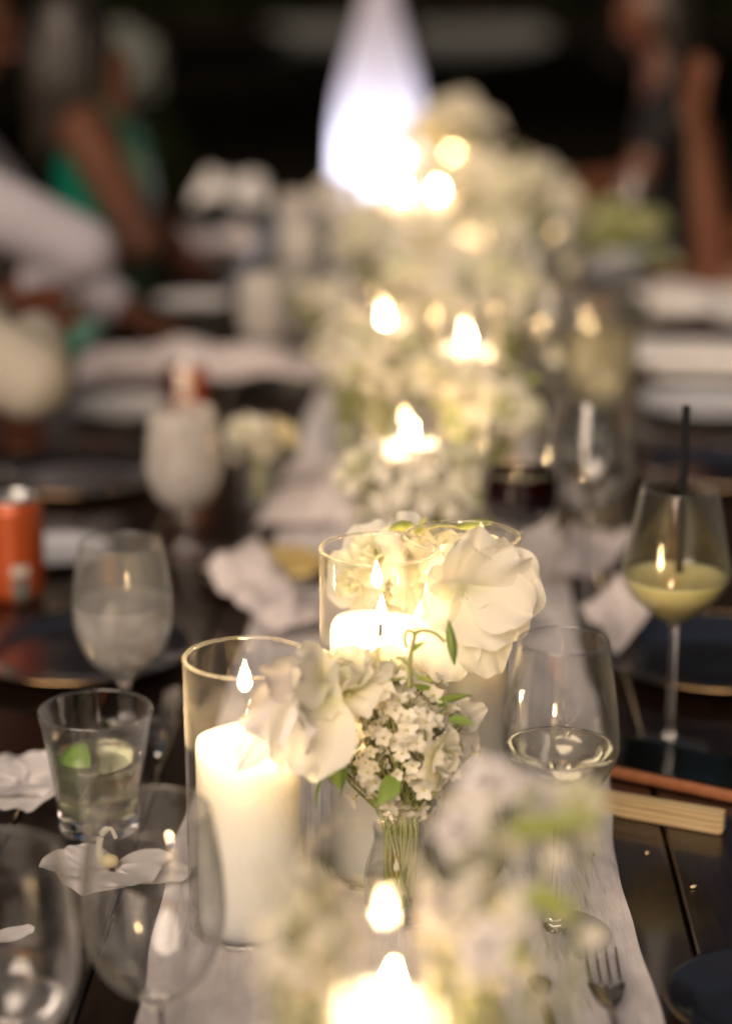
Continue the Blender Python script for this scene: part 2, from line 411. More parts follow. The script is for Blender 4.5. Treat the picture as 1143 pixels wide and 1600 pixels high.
g = MB(); g.grid(lambda u, v: Vector(((u - .5) * 300, (v - .3) * 300, 0)), 8, 8)
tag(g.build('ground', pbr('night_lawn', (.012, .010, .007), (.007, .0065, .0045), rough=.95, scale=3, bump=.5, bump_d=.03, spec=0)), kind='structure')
g = MB()
g.grid(lambda u, v: Vector((-.8 + (u - .5) * (4.5 + 3 * v) + .4 * math.sin(v * 4), 36 + v * 20 + 1.5 * math.sin(u * 7), .004)), 30, 6)
tag(g.build('gravel_path', pbr('gravel', (.20, .20, .19), (.13, .14, .12), rough=.95, scale=4, bump=.5, bump_d=.02, spec=0)), kind='structure')
g = MB(); g.grid(lambda u, v: Vector(((u - .5) * 8, -2 + v * 11, .006)), 4, 4)
tag(g.build('patio', pbr('dark_paving', (.008, .007, .006), (.005, .0045, .004), rough=.8, scale=3, bump=.3, spec=.1)), kind='structure')

def leaf_cloud(mb, n, c, rad, size, r, flat=.5):
    for _ in range(n):
        while True:
            p = Vector((r.uniform(-1, 1), r.uniform(-1, 1), r.uniform(-1, 1)))
            if .25 < p.length < 1: break
        p *= 1 + .18 * nz(p.x * 3, p.y * 3, p.z * 3 + c[0])
        q = Vector((c[0] + p.x * rad[0], c[1] + p.y * rad[1], c[2] + p.z * rad[2]))
        a = Vector((r.gauss(0, 1), r.gauss(0, 1), r.gauss(0, 1))).normalized(); b = a.orthogonal().normalized()
        s_ = size * r.uniform(.6, 1.3)
        mb.add([q - a * s_, q + b * s_ * flat, q + a * s_, q - b * s_ * flat], [(0, 1, 2, 3)])
for i, x in enumerate((-24, -8, 8, 24)):  # hedges added to keep the backdrop and its reflections dark
    h = thing('hedge', ['added dark backdrop hedge at the far left of the garden', 'added dark backdrop hedge left of centre behind the gravel', 'added dark backdrop hedge right of centre behind the gravel', 'added dark backdrop hedge at the far right of the garden'][i], 'hedge', (x, 62, 0), 0, 'hedges added as a dark backdrop')
    m = MB(); r = random.Random(i)
    leaf_cloud(m, 5000, (0, 0, 2.6), (9, 1.6, 2.7), .35, r)
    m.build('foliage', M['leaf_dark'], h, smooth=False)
    for k in range(7):
        m = MB(); m.tube([((k - 3) * 2.3, 0, 0), ((k - 3) * 2.3 + .2, .1, 1.5), ((k - 3) * 2.3 - .1, 0, 3)], [.12, .09, .04]); m.build('trunk', M['bark'], h)
def tree(label, x, y, h, rr, seed):  # trees added so their crowns above the view shade the lawn
    t = thing('added_shade_tree', label, 'tree', (x, y, 0), 0, 'trees added to shade the garden')
    r = random.Random(seed); m = MB()
    m.tube(spline([(0, 0, 0), (.1, .05, h * .25), (-.05, .1, h * .5), (.05, 0, h * .72)], 4), [.24, .23, .22, .21, .20, .19, .18, .17, .16, .14, .12, .10, .06], 10)
    for k in range(7):
        a = k * .9 + seed; m.tube(spline([(0, .03, h * (.34 + .04 * k)), (rr * .35 * math.cos(a), rr * .35 * math.sin(a), h * (.48 + .04 * k)), (rr * .8 * math.cos(a), rr * .8 * math.sin(a), h * (.58 + .04 * k))], 3), [.09, .08, .07, .06, .045, .03, .015], 6)
    m.build('trunk', M['bark'], t)
    m = MB()
    for k in range(9):
        a = r.uniform(0, 6.28); q = rr * .55 * math.sqrt(r.random())
        leaf_cloud(m, 520, (q * math.cos(a), q * math.sin(a), h * r.uniform(.62, .85)), (rr * r.uniform(.4, .62), rr * r.uniform(.4, .62), h * r.uniform(.12, .2)), .34, r)
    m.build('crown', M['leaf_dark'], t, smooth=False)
for i, (x, y, h_, rr, lab) in enumerate([(-7, 12.5, 7, 5.2, 'added shade tree nearest the guests on the left'), (6.5, 13, 7, 5.4, 'added shade tree nearest the guests on the right'), (-.5, 19, 8, 5.6, 'added shade tree behind the lantern'),
        (-11, 23, 8, 6, 'added shade tree deep in the garden at left'), (11, 24, 8, 6, 'added shade tree deep in the garden at right'), (2.5, 29, 8, 6, 'added shade tree at the edge of the gravel'), (-7, 33, 8, 6, 'added shade tree before the far left hedge'), (-3.6, 12.0, 9.5, 4.6, 'tall slim tree added for shade straight behind the table')]):
    tree(lab, x, y, h_, rr, i)
p = atd(185, 95, 10.5)
h = thing('silver_shrub', 'rounded silver-green shrub in the dark beyond the seated guests', 'shrub', (p.x, p.y, 0))
m = MB(); leaf_cloud(m, 1600, (0, 0, p.z - .02), (.22, .22, .20), .03, random.Random(4)); m.build('foliage', M['silver_leaf'], h, smooth=False)
m = MB(); leaf_cloud(m, 900, (0, 0, .45), (.36, .36, .42), .035, random.Random(5)); m.build('lower_foliage', M['leaf_dark'], h, smooth=False)
m = MB()
for k in range(6):
    a = k * 1.05; m.tube([(.03 * math.cos(a), .03 * math.sin(a), 0), (.10 * math.cos(a), .10 * math.sin(a), .5), (.16 * math.cos(a), .16 * math.sin(a), p.z)], [.015, .01, .004])
m.build('trunk', M['bark'], h)

# lit lantern beyond the table's end
p = atd(592, 300, 6.75)
L_ = thing('floor_lantern', 'tall tapered glowing white lantern standing beyond the table end', 'lantern', (p.x, p.y, 0))
m = MB(); m.lathe(prof([(0, .02), (.13, .02), (.15, .03), (.15, .045), (.03, .06), (.0, .06)], 4), 32); m.build('base', M['lantern_base'], L_)
m = MB(); m.lathe(prof([(.08, .062), (.135, .25), (.150, .5), (.152, .80), (.146, .96), (.124, 1.10), (.088, 1.23), (.056, 1.36), (.036, 1.48), (.012, 1.58), (0, 1.59)], 6), 96)
m.v = [(x * (1 + .035 * math.sin(16 * math.atan2(y, x))), y * (1 + .035 * math.sin(16 * math.atan2(y, x))), z) for x, y, z in m.v]
m.build('shade', M['lantern'], L_)
m = MB(); m.lathe(prof([(0, .30), (.022, .32), (.03, .5), (.03, .75), (.02, .92), (0, .94)], 4), 20); m.build('bulb', M['bulb'], L_)
m = MB(); m.tube([(0, 0, 1.585), (0, 0, 1.63)], .012, 10); m.build('finial', M['lantern_base'], L_)

# ------------------------------------------------------------------ table
tb = thing('dining_table', 'long dark stained plank dining table set for dinner', 'table', (TX, 0, 0))
NP = 12; PW = 2 * EDGE / NP
for k in range(NP):
    x0 = -EDGE + k * PW
    cuts = [T0] + ([T0 + 1.45 + .9 * rnd.random(), T0 + 3.5 + .9 * rnd.random()] if k % 2 else [T0 + 2.3 + .9 * rnd.random()]) + [T1]
    for a, b in zip(cuts, cuts[1:]):
        m = MB(); m.box((x0 + .0012, a + .0008, TABLE_Z - .040), (x0 + PW - .0012, b - .0008, TABLE_Z - .0008 * rnd.random()), .0022)
        m.build('plank', M['plank'][rnd.randrange(4)], tb, smooth=False)
for sx in (-1, 1):
    for y in (T0 + .35, (T0 + T1) / 2, T1 - .35):
        m = MB(); m.box((sx * .5 - .045, y - .045, .007), (sx * .5 + .045, y + .045, TABLE_Z - .041), .005); m.build('leg', M['leg_wood'], tb, smooth=False)
    m = MB(); m.box((sx * .56 - .015, T0 + .2, TABLE_Z - .14), (sx * .56 + .015, T1 - .2, TABLE_Z - .041), .003); m.build('apron', M['leg_wood'], tb, smooth=False)

# runner: crinkled gauze laid down the middle
RW = .180
def runner_pt(u, v):
    y = T0 - .02 + u * (T1 - T0 - .25); x = (v - .5) * 2
    e = .010 * nz(y * 3.1, 5 + (1 if x > 0 else 0)) + .004 * nz(y * 11, 9 + (1 if x > 0 else 0))
    X = x * (RW + e) + .012 * nz(y * 1.3, 40)
    rg1 = (1 - min(1, abs(nz(x * 2.4 + .9 * nz(y * 1.7, 3), y * .9, 1.7)) * 2.2)) ** 3; rg2 = (1 - min(1, abs(nz(x * 5.5 + .8 * nz(y * 3.1, 8), y * 2.2, 6.3)) * 2.2)) ** 4
    zf = .5 * max(0, nz(x * 6 + 1.6 * nz(y * 1.5, 3), y * 1.6, 1.7)) + .35 * max(0, nz(x * 10 + nz(y * 2, 8), y * 4.0, 4.1)) + .18 * nz(x * 22, y * 9, 7)
    z = .0025 + .036 * max(0, zf) * (1 - .5 * abs(x) ** 4) * .5 + (.0085 * rg1 + .0050 * rg2) * (1 - .5 * abs(x) ** 6) + .0012 * nz(x * 40, y * 6, 2)
    return Vector((TX + X, y, TABLE_Z + max(z, .0012)))
m = MB(); m.grid(runner_pt, 900, 56)
tag(m.build('table_runner', M['runner']), 'crinkled off-white gauze runner down the middle of the table', 'table runner')

# ------------------------------------------------------------------ candles in glass cylinders
ICO = {}
def flame_mesh(h, r, lean):
    m = MB(); pr = prof([(0, 0), (r * .62, h * .08), (r, h * .26), (r * .78, h * .52), (r * .36, h * .78), (r * .10, h * .95), (0, h)], 3)
    m.lathe(pr, 14)
    m.v = [(x + lean * (z / h) ** 2 * h, y, z) for x, y, z in m.v]
    return m
def candle(x, y, vlabel, clabel, vh, ch, vr=.046, cr=.0385, fl=.034, seed=0, lean=0.0, z0=TABLE_Z + .004, seg=48, lit=True):
    r = random.Random(seed)
    v = thing('hurricane_vase', vlabel, 'vase', (x, y, z0), 0, 'glass cylinders along the runner')
    t = .0024
    m = MB(); m.lathe([(vr - .003, .0), (vr, .004)] + [(vr, vh * k / 6) for k in range(1, 6)] + [(vr, vh - .002)], seg)
    m.build('wall', M['vase'], v)
    m = MB(); m.lathe([(0, 0), (vr - .004, 0), (vr - .0035, .0015), (vr - .0035, .005), (0, .005)], seg); m.build('foot', M['rim'], v)
    m = MB(); ring = [((vr - t / 2) + (t / 2 + .0005) * math.cos(a), vh + .0012 * math.sin(a)) for a in [2 * math.pi * k / 8 for k in range(9)]]
    m.lathe(ring, seg + 16); m.build('rim', M['rim'], v)
    c = thing('pillar_candle', clabel, 'candle', (x, y, z0 + .0056), 0, 'pillar candles in cylinders')
    m = MB()
    pr = prof([(cr * .95, 0), (cr, .004), (cr * .995, ch * .5), (cr, ch * .85), (cr * .985, ch * .985), (cr * .90, ch), (cr * .78, ch - .004), (cr * .45, ch - .010), (0, ch - .012)], 5)
    m.lathe([(0, 0)] + pr, seg)
    m.v = [(px * (1 + .010 * nz(px * 30, py * 30, pz * 12 + seed)), py * (1 + .010 * nz(px * 30, py * 30, pz * 12 + seed)), pz + (.006 * nz(px * 25 + seed, py * 25) if pz > ch * .8 else 0)) for px, py, pz in m.v]
    m.build('wax_body', M['wax'], c)
    m = MB(); m.tube([(0, 0, ch - .016), (.001, 0, ch - .006), (.0018, 0, ch + .0065)], .0011, 6); m.build('wick', M['wick'], c)
    m = MB(); m.lathe([(cr * .60, ch - .0095), (cr * .55, ch - .0080), (0, ch - .0080)], 28); m.build('melt_pool', M['melt'], c)
    fl *= .88; hh = fl * r.uniform(.85, 1.12)
    if lit: flame_mesh(hh, fl * .185 * r.uniform(.9, 1.1), lean + r.uniform(-.12, .12)).build('flame', M['flame'], c, (.0016, 0, ch + .0015), (0, 0, r.uniform(-.6, .6)))
    return v, c

def vpos(px, py, z): p = at(px, py, z); return p.x, p.y
C = [
 # rim or flame pixel, height used, vase height, candle height, words
 (607, 1330, .249, .245, .146, 'tall clear glass cylinder nearest the camera, bottom centre', 'glowing pillar candle nearest the camera, cut off by the bottom edge', .036, .0),
 (385, 1027, .219, .215, .146, 'shorter clear glass cylinder at left, beside the lime drink', 'cream pillar candle at left in the shorter cylinder, whole body in view', .036, .02),
 (592, 857, .272, .268, .200, 'tall clear glass cylinder with sharp rim at the picture centre', 'pillar candle in the sharply focused cylinder at the picture centre', .030, .0),
 (721, 838, .269, .265, .186, 'clear glass cylinder behind the large white bloom', 'plain white pillar candle half hidden behind the large white bloom', .024, .0),  # flame hidden from view, added to brighten this pillar
 (638, 603, .204, .200, .118, 'first blurred glass cylinder beyond the baby breath', 'candle with leaning flame in the first blurred cylinder', .036, .15),
 (600, 495, .205, .250, .180, 'blurred glass cylinder left of the pair halfway down the table', 'bright blurred candle left of the pair halfway down the table', .034, 0),
 (727, 527, .195, .240, .168, 'blurred glass cylinder right of the pair halfway down the table', 'bright blurred candle right of the pair halfway down the table', .034, 0),
 (748, 352, .220, .270, .195, 'far glass cylinder right of the runner centre', 'brightest far candle right of the runner centre', .036, 0),
 (682, 295, .215, .260, .190, 'far glass cylinder before the lantern, lower of two', 'soft far candle below the topmost candle light', .030, 0),
 (705, 244, .250, .290, .225, 'farthest glass cylinder, at the top of the flower mass', 'topmost bright candle light in the far flowers', .036, 0),
 (628, 243, .245, .285, .220, 'far glass cylinder overlapping the glowing lantern', 'far candle overlapping the glowing lantern, upper of two', .030, 0),
 (626, 297, .205, .250, .180, 'far glass cylinder below the glowing lantern', 'far candle overlapping the glowing lantern, lower of two', .030, 0),
]
CP = []
for i, (px, py, hz, vh, ch, vl, cl, fl, lean) in enumerate(C):
    x, y = vpos(px, py, hz); CP.append((x, y))
    candle(x, y, vl, cl, vh, ch, seed=i * 3 + 1, fl=fl, lean=lean, seg=56 if i < 4 else 32, lit=True)
# low votives
for i, (px, py, lab) in enumerate([(757, 690, 'small low votive candle right of the first blurred cylinder'), (810, 360, 'small far votive candle right of the brightest far candle'), (655, 392, 'small far votive candle in the middle of the runner flowers')]):
    p = at(px, py, .065)
    c = thing('votive_candle', lab, 'votive', (p.x, p.y, TABLE_Z + .004), 0, 'low votive candles')
    m = MB(); m.lathe(prof([(0, .0), (.026, 0), (.029, .004), (.033, .06), (.032, .061), (.0305, .06), (.027, .008), (0, .006)], 4), 28); m.build('cup', M['vase'], c)
    m = MB(); m.lathe([(0, .0075), (.026, .0075), (.028, .034), (.012, .033), (0, .032)], 24); m.build('wax_body', M['wax'], c)
    m = MB(); m.tube([(0, 0, .03), (.001, 0, .039)], .001, 6); m.build('wick', M['wick'], c)
    flame_mesh(.024, .0045, 0).build('flame', M['flame'], c, (0, 0, .036))

# ------------------------------------------------------------------ glassware
def shell(outer, t, zin):
    """closed glass profile: foot, stem and bowl outside, then back down inside to the bowl's floor"""
    o = prof(outer, 6)
    inner = [(max(r - t, 0), z) for r, z in o if z > zin]
    inner.reverse()
    return o + [(o[-1][0] - t * .5, o[-1][1] + t * .4)] + inner + [(0, zin + t)], inner
def stemware(name, label, cat, p, outer, zin, t=.0013, mat='glass', liquid=None, lmat='water', group=None, seg=48, rz=0):
    o = thing(name, label, cat, (p.x, p.y, p.z), rz, group)
    pr, inner = shell(outer, t, zin)
    zs = [z for r, z in outer]
    # foot and stem below zin, bowl above (one blown piece, two parts)
    zc = zin - .002
    lo = [(r, z) for r, z in pr[:len(prof(outer, 6))] if z <= zc]; hi = [(r, z) for r, z in prof(outer, 6) if z >= zc]
    ft = [q for q in lo if q[1] <= .0045]
    m = MB(); m.lathe([(0, .0001)] + ft + [(0, ft[-1][1] + .002)], seg); m.build('foot', M['bowl'], o)
    m = MB(); m.lathe([(0, ft[-1][1] + .0021)] + [q for q in lo if q[1] > ft[-1][1] + .0022] + [(0, zc)], seg); m.build('stem', M['glass'], o)
    rt = hi[-1][0]; ht = hi[-1][1]
    m = MB()
    if mat == 'real': m.lathe([(0, zc)] + hi + [(max(r - t, 0), z) for r, z in reversed(hi) if z > zin + t] + [(0, zin + t)], seg)
    else: m.lathe(hi, seg); m.lathe([(max(r - t, 0), z) for r, z in hi if z > zin], seg)
    m.build('bowl', M['bowl' if mat == 'glass' else 'glass' if mat == 'real' else mat], o)
    m = MB(); m.lathe([(rt - t / 2 + (t / 2 + .0002) * math.cos(a), ht + .0007 * math.sin(a)) for a in [2 * math.pi * k / 8 for k in range(9)]], seg); m.build('rim', M['rim'], o)
    if liquid:
        q = [(r + .0003, z) for r, z in reversed(inner) if z < liquid]
        rl = next(r for r, z in inner if z <= liquid) + .0003
        m = MB(); m.lathe([(0, zin + t * .6)] + q + [(rl, liquid), (rl - .0015, liquid - .0006), (0, liquid - .0006)], seg)
        m.build('drink', M[lmat], o)
    return o
GOB = [(.034, 0), (.036, .0015), (.032, .004), (.010, .008), (.0055, .014), (.0048, .032), (.006, .048), (.016, .057), (.033, .072), (.0435, .095), (.0465, .115), (.0450, .145), (.0385, .185)]
WINE = [(.040, 0), (.0425, .0012), (.034, .003), (.010, .007), (.0045, .014), (.0036, .05), (.0036, .095), (.006, .108), (.020, .116), (.034, .128), (.0420, .146), (.0425, .160), (.0395, .190), (.0325, .232)]
COCK = [(.034, 0), (.036, .0012), (.030, .003), (.010, .007), (.0048, .014), (.0036, .05), (.0038, .105), (.007, .120), (.022, .131), (.040, .148), (.0485, .165), (.0490, .172), (.044, .200), (.0345, .249)]
TALL = [(.036, 0), (.038, .0015), (.030, .004), (.012, .008), (.006, .014), (.005, .035), (.012, .046), (.032, .058), (.047, .085), (.053, .12), (.052, .17), (.045, .235)]
S1 = TABLE_Z + .0008
def tp(px, py, z=0.0): q = at(px, py, 0); q.z = S1 + z; return q
stemware('water_goblet', 'fogged water goblet behind the rocks glass with the lime', 'glass', tp(198, 1140), GOB, .056, mat='fogged_light', liquid=.128, lmat='water_cloudy', group='water goblets')
stemware('water_goblet', 'fogged full water goblet in front of the orange can', 'glass', tp(291, 866), GOB, .056, mat='fogged', liquid=.165, lmat='water_cloudy', group='water goblets')
stemware('water_goblet', 'blurred water goblet left of the far pair of candles', 'glass', tp(413, 590), GOB, .056, mat='fogged', liquid=.16, lmat='water_cloudy', group='water goblets')
p = at(235, 1268, .185); p.z = S1
stemware('water_goblet', 'empty clear goblet in the left foreground over the fallen orchid', 'glass', p, GOB, .056, t=.0012, group='water goblets', seg=64)
p = at(-4, 1338, .185); p.z = S1
stemware('water_goblet', 'clear goblet cut off by the left edge of the picture', 'glass', p, GOB, .056, t=.0012, liquid=.085, lmat='water', group='water goblets', seg=64)
stemware('wine_glass', 'clear wine glass with a little pale wine right of the candles', 'glass', tp(866, 1470, .004), WINE, .113, liquid=.150, lmat='wine_white', seg=64, group='wine glasses')
stemware('cocktail_glass', 'stemmed glass of cloudy yellow cocktail beside the phone', 'glass', tp(1044, 1166), COCK, .121, liquid=.166, lmat='cocktail', seg=64, group='yellow cocktails')
p = tp(1044, 1166)
st = thing('drinking_straw', 'black straw standing in the nearer yellow cocktail', 'straw', (p.x, p.y, S1))
m = MB(); m.tube([(.004, .016, .1335), (.0035, .008, .20), (.002, -.006, .325)], .0037, 10)
m.tube([(.004, .016, .1335), (.0035, .008, .20), (.002, -.006, .3252)], .0030, 10); m.build('tube', M['straw'], st)
stemware('wine_glass', 'glass with dark red wine behind the large white bloom', 'glass', tp(806, 985, .004), WINE, .113, liquid=.174, lmat='wine_red', group='wine glasses')
stemware('wine_glass', 'empty blurred wine glass right of the red wine', 'glass', tp(912, 962), COCK, .121, group='wine glasses')
stemware('cocktail_glass', 'blurred tall yellow cocktail beside the white platter', 'glass', tp(936, 690), TALL, .046, liquid=.175, lmat='pale_cocktail', group='yellow cocktails')
for i, (px, py, lab) in enumerate([(560, 520, 'blurred goblet left of the halfway candles on the runner'), (468, 490, 'blurred goblet right of the far left napkin'), (512, 415, 'far goblet at the left of the flower mass'), (462, 425, 'far goblet beside the crumpled napkin'), (855, 690, 'blurred wine glass beside the runner behind the red wine'), (835, 575, 'blurred wine glass left of the tall yellow cocktail'), (880, 520, 'blurred wine glass behind the yellow cocktail'), (870, 430, 'far wine glass left of the salad bowl'), (985, 430, 'far wine glass at the right of the salad bowl')]):
    stemware('water_goblet' if i < 4 else 'wine_glass', lab, 'glass', tp(px, py), GOB if i < 4 else WINE, .056 if i < 4 else .113, mat='fogged' if i < 4 else 'glass', liquid=.15, lmat='water_cloudy' if i < 4 else 'wine_white', group='water goblets' if i < 4 else 'wine glasses', seg=32)

# rocks glass with lime
p = tp(156, 1292)
rg = thing('rocks_glass', 'short tapered tumbler with a lime wedge, left of the candles', 'glass', (p.x, p.y, S1))
o_ = prof([(.0315, 0), (.034, .002), (.0345, .012), (.0365, .035), (.0415, .07), (.0475, .105)], 6)
i_ = [(r - .0022, z) for r, z in o_ if z > .017]; i_.reverse()
m = MB(); m.lathe([q for q in o_ if q[1] > .0165], 64); m.lathe([(q, z) for q, z in i_ if z > .0168], 64); m.build('wall', M['bowl'], rg)
m = MB(); m.lathe([(.0464 + .0012 * math.cos(a), .105 + .0009 * math.sin(a)) for a in [2 * math.pi * k / 8 for k in range(9)]], 64); m.build('rim', M['rim'], rg)
m = MB(); m.lathe([(0, .001), (.020, .0025), (.030, 0)] + [q for q in o_ if q[1] < .0165] + [(.0342, .0162), (0, .0160)], 64); m.build('base', M['glass'], rg)
q = [(r + .0003, z) for r, z in reversed(i_) if z < .064]
m = MB(); m.lathe([(0, .0163)] + q + [(q[-1][0] - .001, .0645), (0, .0642)], 64); m.build('drink', M['lime_drink'], rg)
lw = thing('lime_wedge', 'green lime wedge floating in the tumbler', 'lime', (p.x - .012, p.y - .010, S1 + .056), 0)
RT = (R(8), R(14), R(28))
m = MB()
m.grid(lambda u, v: Vector((-.019 * math.cos(math.pi * (u - .5)) * math.sin(math.pi * v), .021 * math.sin(math.pi * (u - .5)) * math.sin(math.pi * v), .022 * math.cos(math.pi * v))), 14, 14)
m.build('peel', M['lime'], lw, rot=RT)
m = MB(); m.grid(lambda u, v: Vector((.0004, (2 * u - 1) * .0195 * math.sin(math.pi * v), .0205 * math.cos(math.pi * v))), 6, 14); m.build('flesh', M['lime_flesh'], lw, rot=RT)
m = MB(); m.grid(lambda u, v: Vector((.0002, .021 * math.sin(math.pi * v) * (1 if u > .5 else -1) * (1 - .06 * abs(2 * u - 1)), .022 * math.cos(math.pi * v))), 3, 14); m.build('pith', M['floret'], lw, rot=RT)

# cans
def can(label, px, py, kind, rz):
    p = tp(px, py)
    c = thing('drink_can', label, 'can', (p.x, p.y, S1), rz, 'drink cans')
    m = MB(); m.lathe(prof([(.024, .0), (.026, .002), (.031, .009), (.033, .014)], 3) + [(.033, .05), (.033, .108)] + prof([(.033, .109), (.031, .114), (.0275, .119)], 3), 40)
    m.build('body', can_mat('can_print_%d' % kind, kind), c)
    m = MB(); m.lathe(prof([(.0275, .119), (.0280, .1215), (.0268, .1222), (.0258, .1205), (.0250, .1170), (.018, .1168), (0, .1168)], 3), 40); m.build('lid', M['alu'], c)
    m = MB(); m.lathe([(0, .1195), (.009, .1195), (.009, .1183), (0, .1183)], 16, mat=Matrix.Diagonal((.8, 1.3, 1)), off=(0, -.004, 0)); m.build('pull_tab', M['alu'], c)
can('orange drink can at the left edge of the picture', 28, 936, 0, 0)
can('orange and dark red can behind the fogged goblet', 291, 690, 1, 0)

# ------------------------------------------------------------------ plates
def plate(name, label, px, py, r, mat, rim=None, h=.016, group=None, z=0):
    p = tp(px, py, z)
    o = thing(name, label, 'plate', (p.x, p.y, p.z), 0, group)
    pr = prof([(0, .0), (r * .55, 0), (r * .62, .0015), (r * .80, h * .45), (r, h)], 5) + [(r - .0012, h + .0016)] + prof([(r - .004, h + .0006), (r * .80, h * .45 + .004), (r * .60, .0055), (0, .0050)], 5)
    m = MB(); m.lathe(pr, 64); m.build('dish', M[mat], o)
    if rim:
        m = MB(); m.lathe([(r + .0006 * math.cos(a) - .0006, h + .0012 + .0008 * math.sin(a)) for a in [2 * math.pi * k / 8 for k in range(9)]], 64); m.build('rim_band', M[rim], o)
    return o
DK = 'navy dinner plates with gilt rims'
plate('dinner_plate', 'navy plate with gold rim cut off at the lower right corner', 1200, 1590, .072, 'plate_dark', 'gold', .014, DK)
plate('dinner_plate', 'dark plate with gilt rim behind the phone and cocktail stem', 1116, 1040, .125, 'plate_dark', 'gold', .016, DK)
plate('dinner_plate', 'dark plate under the fogged goblet and can reflection at left', 128, 1030, .118, 'plate_dark', 'gold', .014, DK)
plate('dinner_plate', 'dark plate left of the fogged goblet, beyond the orange can', 120, 755, .125, 'plate_dark', 'gold', .014, DK)
plate('dinner_plate', 'dark plate at right behind the cocktail straw', 1130, 745, .125, 'plate_dark', 'gold', .014, DK)
plate('dinner_plate', 'dark plate holding the bread beside the central cylinder', 420, 905, .085, 'plate_dark', 'gold', .010, DK)
plate('side_plate', 'small pale grey plate behind the orange can at left edge', 88, 872, .068, 'plate_grey', None, .012)
plate('dinner_plate', 'white plate under the long napkin left of the second can', 205, 648, .095, 'plate_white', None, .016)
plate('dinner_plate', 'blurred white plate on the left far side, before the goblets', 302, 480, .085, 'plate_white', None, .016)
plate('dinner_plate', 'small far white plate at left below the crumpled napkin', 322, 402, .10, 'plate_white', None, .016)
plate('dinner_plate', 'lilac grey plate under the white platter at right', 1100, 640, .115, 'plate_grey', None, .014)
plate('dinner_plate', 'far white plate right of the salad bowl', 1030, 470, .09, 'plate_white', None, .016)
plate('side_plate', 'dark far side plate at left before the green dress', 190, 500, .11, 'plate_dark', 'gold', .012)

# flatbread on its plate
p = tp(440, 903, .012)
m = MB(); m.lathe(prof([(0, 0), (.05, .001), (.056, .006), (.05, .012), (.02, .014), (0, .013)], 5), 36)
m.v = [(x * (1 + .12 * nz(x * 30, y * 30)), y * (1 + .12 * nz(x * 30, y * 30)) , z + .003 * nz(x * 60, y * 60, 3)) for x, y, z in m.v]
tag(m.build('flatbread', pbr('flatbread_crust', (.66, .52, .22), (.5, .36, .13), rough=.8, scale=40, bump=.4), loc=p), 'pale yellow flatbread on the dark plate beside the napkin', 'bread')

# ------------------------------------------------------------------ napkins
def napkin(label, pts, mat='napkin', amp=.02, seed=0, nu=36, nv=36, base=.004, layers=1):
    """cloth between four ground corners (pixel, pixel): rumpled"""
    P = [at(a, b, 0) for a, b in pts]
    cx = sum((q.x for q in P)) / 4; cyy = sum((q.y for q in P)) / 4
    def f(u, v):
        q = P[0] * (1 - u) * (1 - v) + P[1] * u * (1 - v) + P[2] * u * v + P[3] * (1 - u) * v
        e = min(u, 1 - u, v, 1 - v)
        wob = .007 * nz(u * 1.8, v * 1.8, seed + 9)
        z = base + amp * ((.5 + .5 * nz(u * 1.7 + seed, v * 1.7)) * .6 + .55 * max(0, nz(u * 3.4 + .5 * nz(v * 2, seed), v * 1.3, seed + 3)) + .04 * nz(u * 7, v * 5, seed)) * (1 + .8 * min(1, e * 5))
        return Vector((q.x + wob - cx, q.y + wob - cyy, z))
    m = MB(); m.grid(f, nu, nv)
    if layers > 1:
        def g2(u, v):
            a = f(.06 + u * .8, .08 + v * .84); a.z += .007 + .006 * nz(u * 3, v * 3, seed + 5); return a
        m.grid(g2, nu, nv)
    return tag(m.build('napkin', M[mat], loc=(cx, cyy, S1)), label, 'napkin', 'linen napkins')
napkin('pinkish linen napkin spilling off the plate left of the central cylinder', [(318, 925), (415, 1030), (520, 1005), (405, 872)], amp=.05, seed=2, base=.012)
napkin('folded napkin lying on the runner edge beyond the bread', [(398, 842), (560, 838), (565, 730), (455, 735)], amp=.03, seed=5, base=.008)
napkin('long pale napkin draped over the white plate behind the second can', [(118, 625), (520, 622), (500, 578), (130, 585)], amp=.05, seed=8, base=.018, layers=2)
napkin('crumpled white napkin at the far left of the table', [(300, 352), (420, 348), (418, 322), (312, 322)], 'napkin_white', .16, 11, base=.01)
napkin('napkin lying at right between the wine glass and dark plate', [(850, 925), (930, 920), (990, 862), (880, 845)], amp=.035, seed=14, base=.006)
napkin('pale napkin hanging beside the flat dark plate at right', [(960, 1060), (1010, 1000), (990, 930), (905, 985)], amp=.03, seed=15, base=.016)
napkin('small far napkin on the left plate near the green dress', [(262, 412), (400, 408), (392, 388), (275, 390)], 'napkin', .06, 17, base=.018)

# white platter at right
p = tp(1105, 600, .016)
pl = thing('serving_platter', 'thick white rectangular platter at the right edge', 'platter', (p.x, p.y, p.z), R(-4))
m = MB(); m.box((-.13, -.085, .03), (.13, .085, .052), .006); m.build('tray', M['plate_white'], pl, smooth=False)
m = MB(); m.box((-.10, -.055, 0), (.10, .055, .0298), .004); m.build('foot', M['plate_white'], pl, smooth=False)
napkin('white napkin laid over the platter at right', [(1010, 560), (1200, 572), (1190, 500), (1015, 500)], 'napkin_white', .025, 21, base=.072)

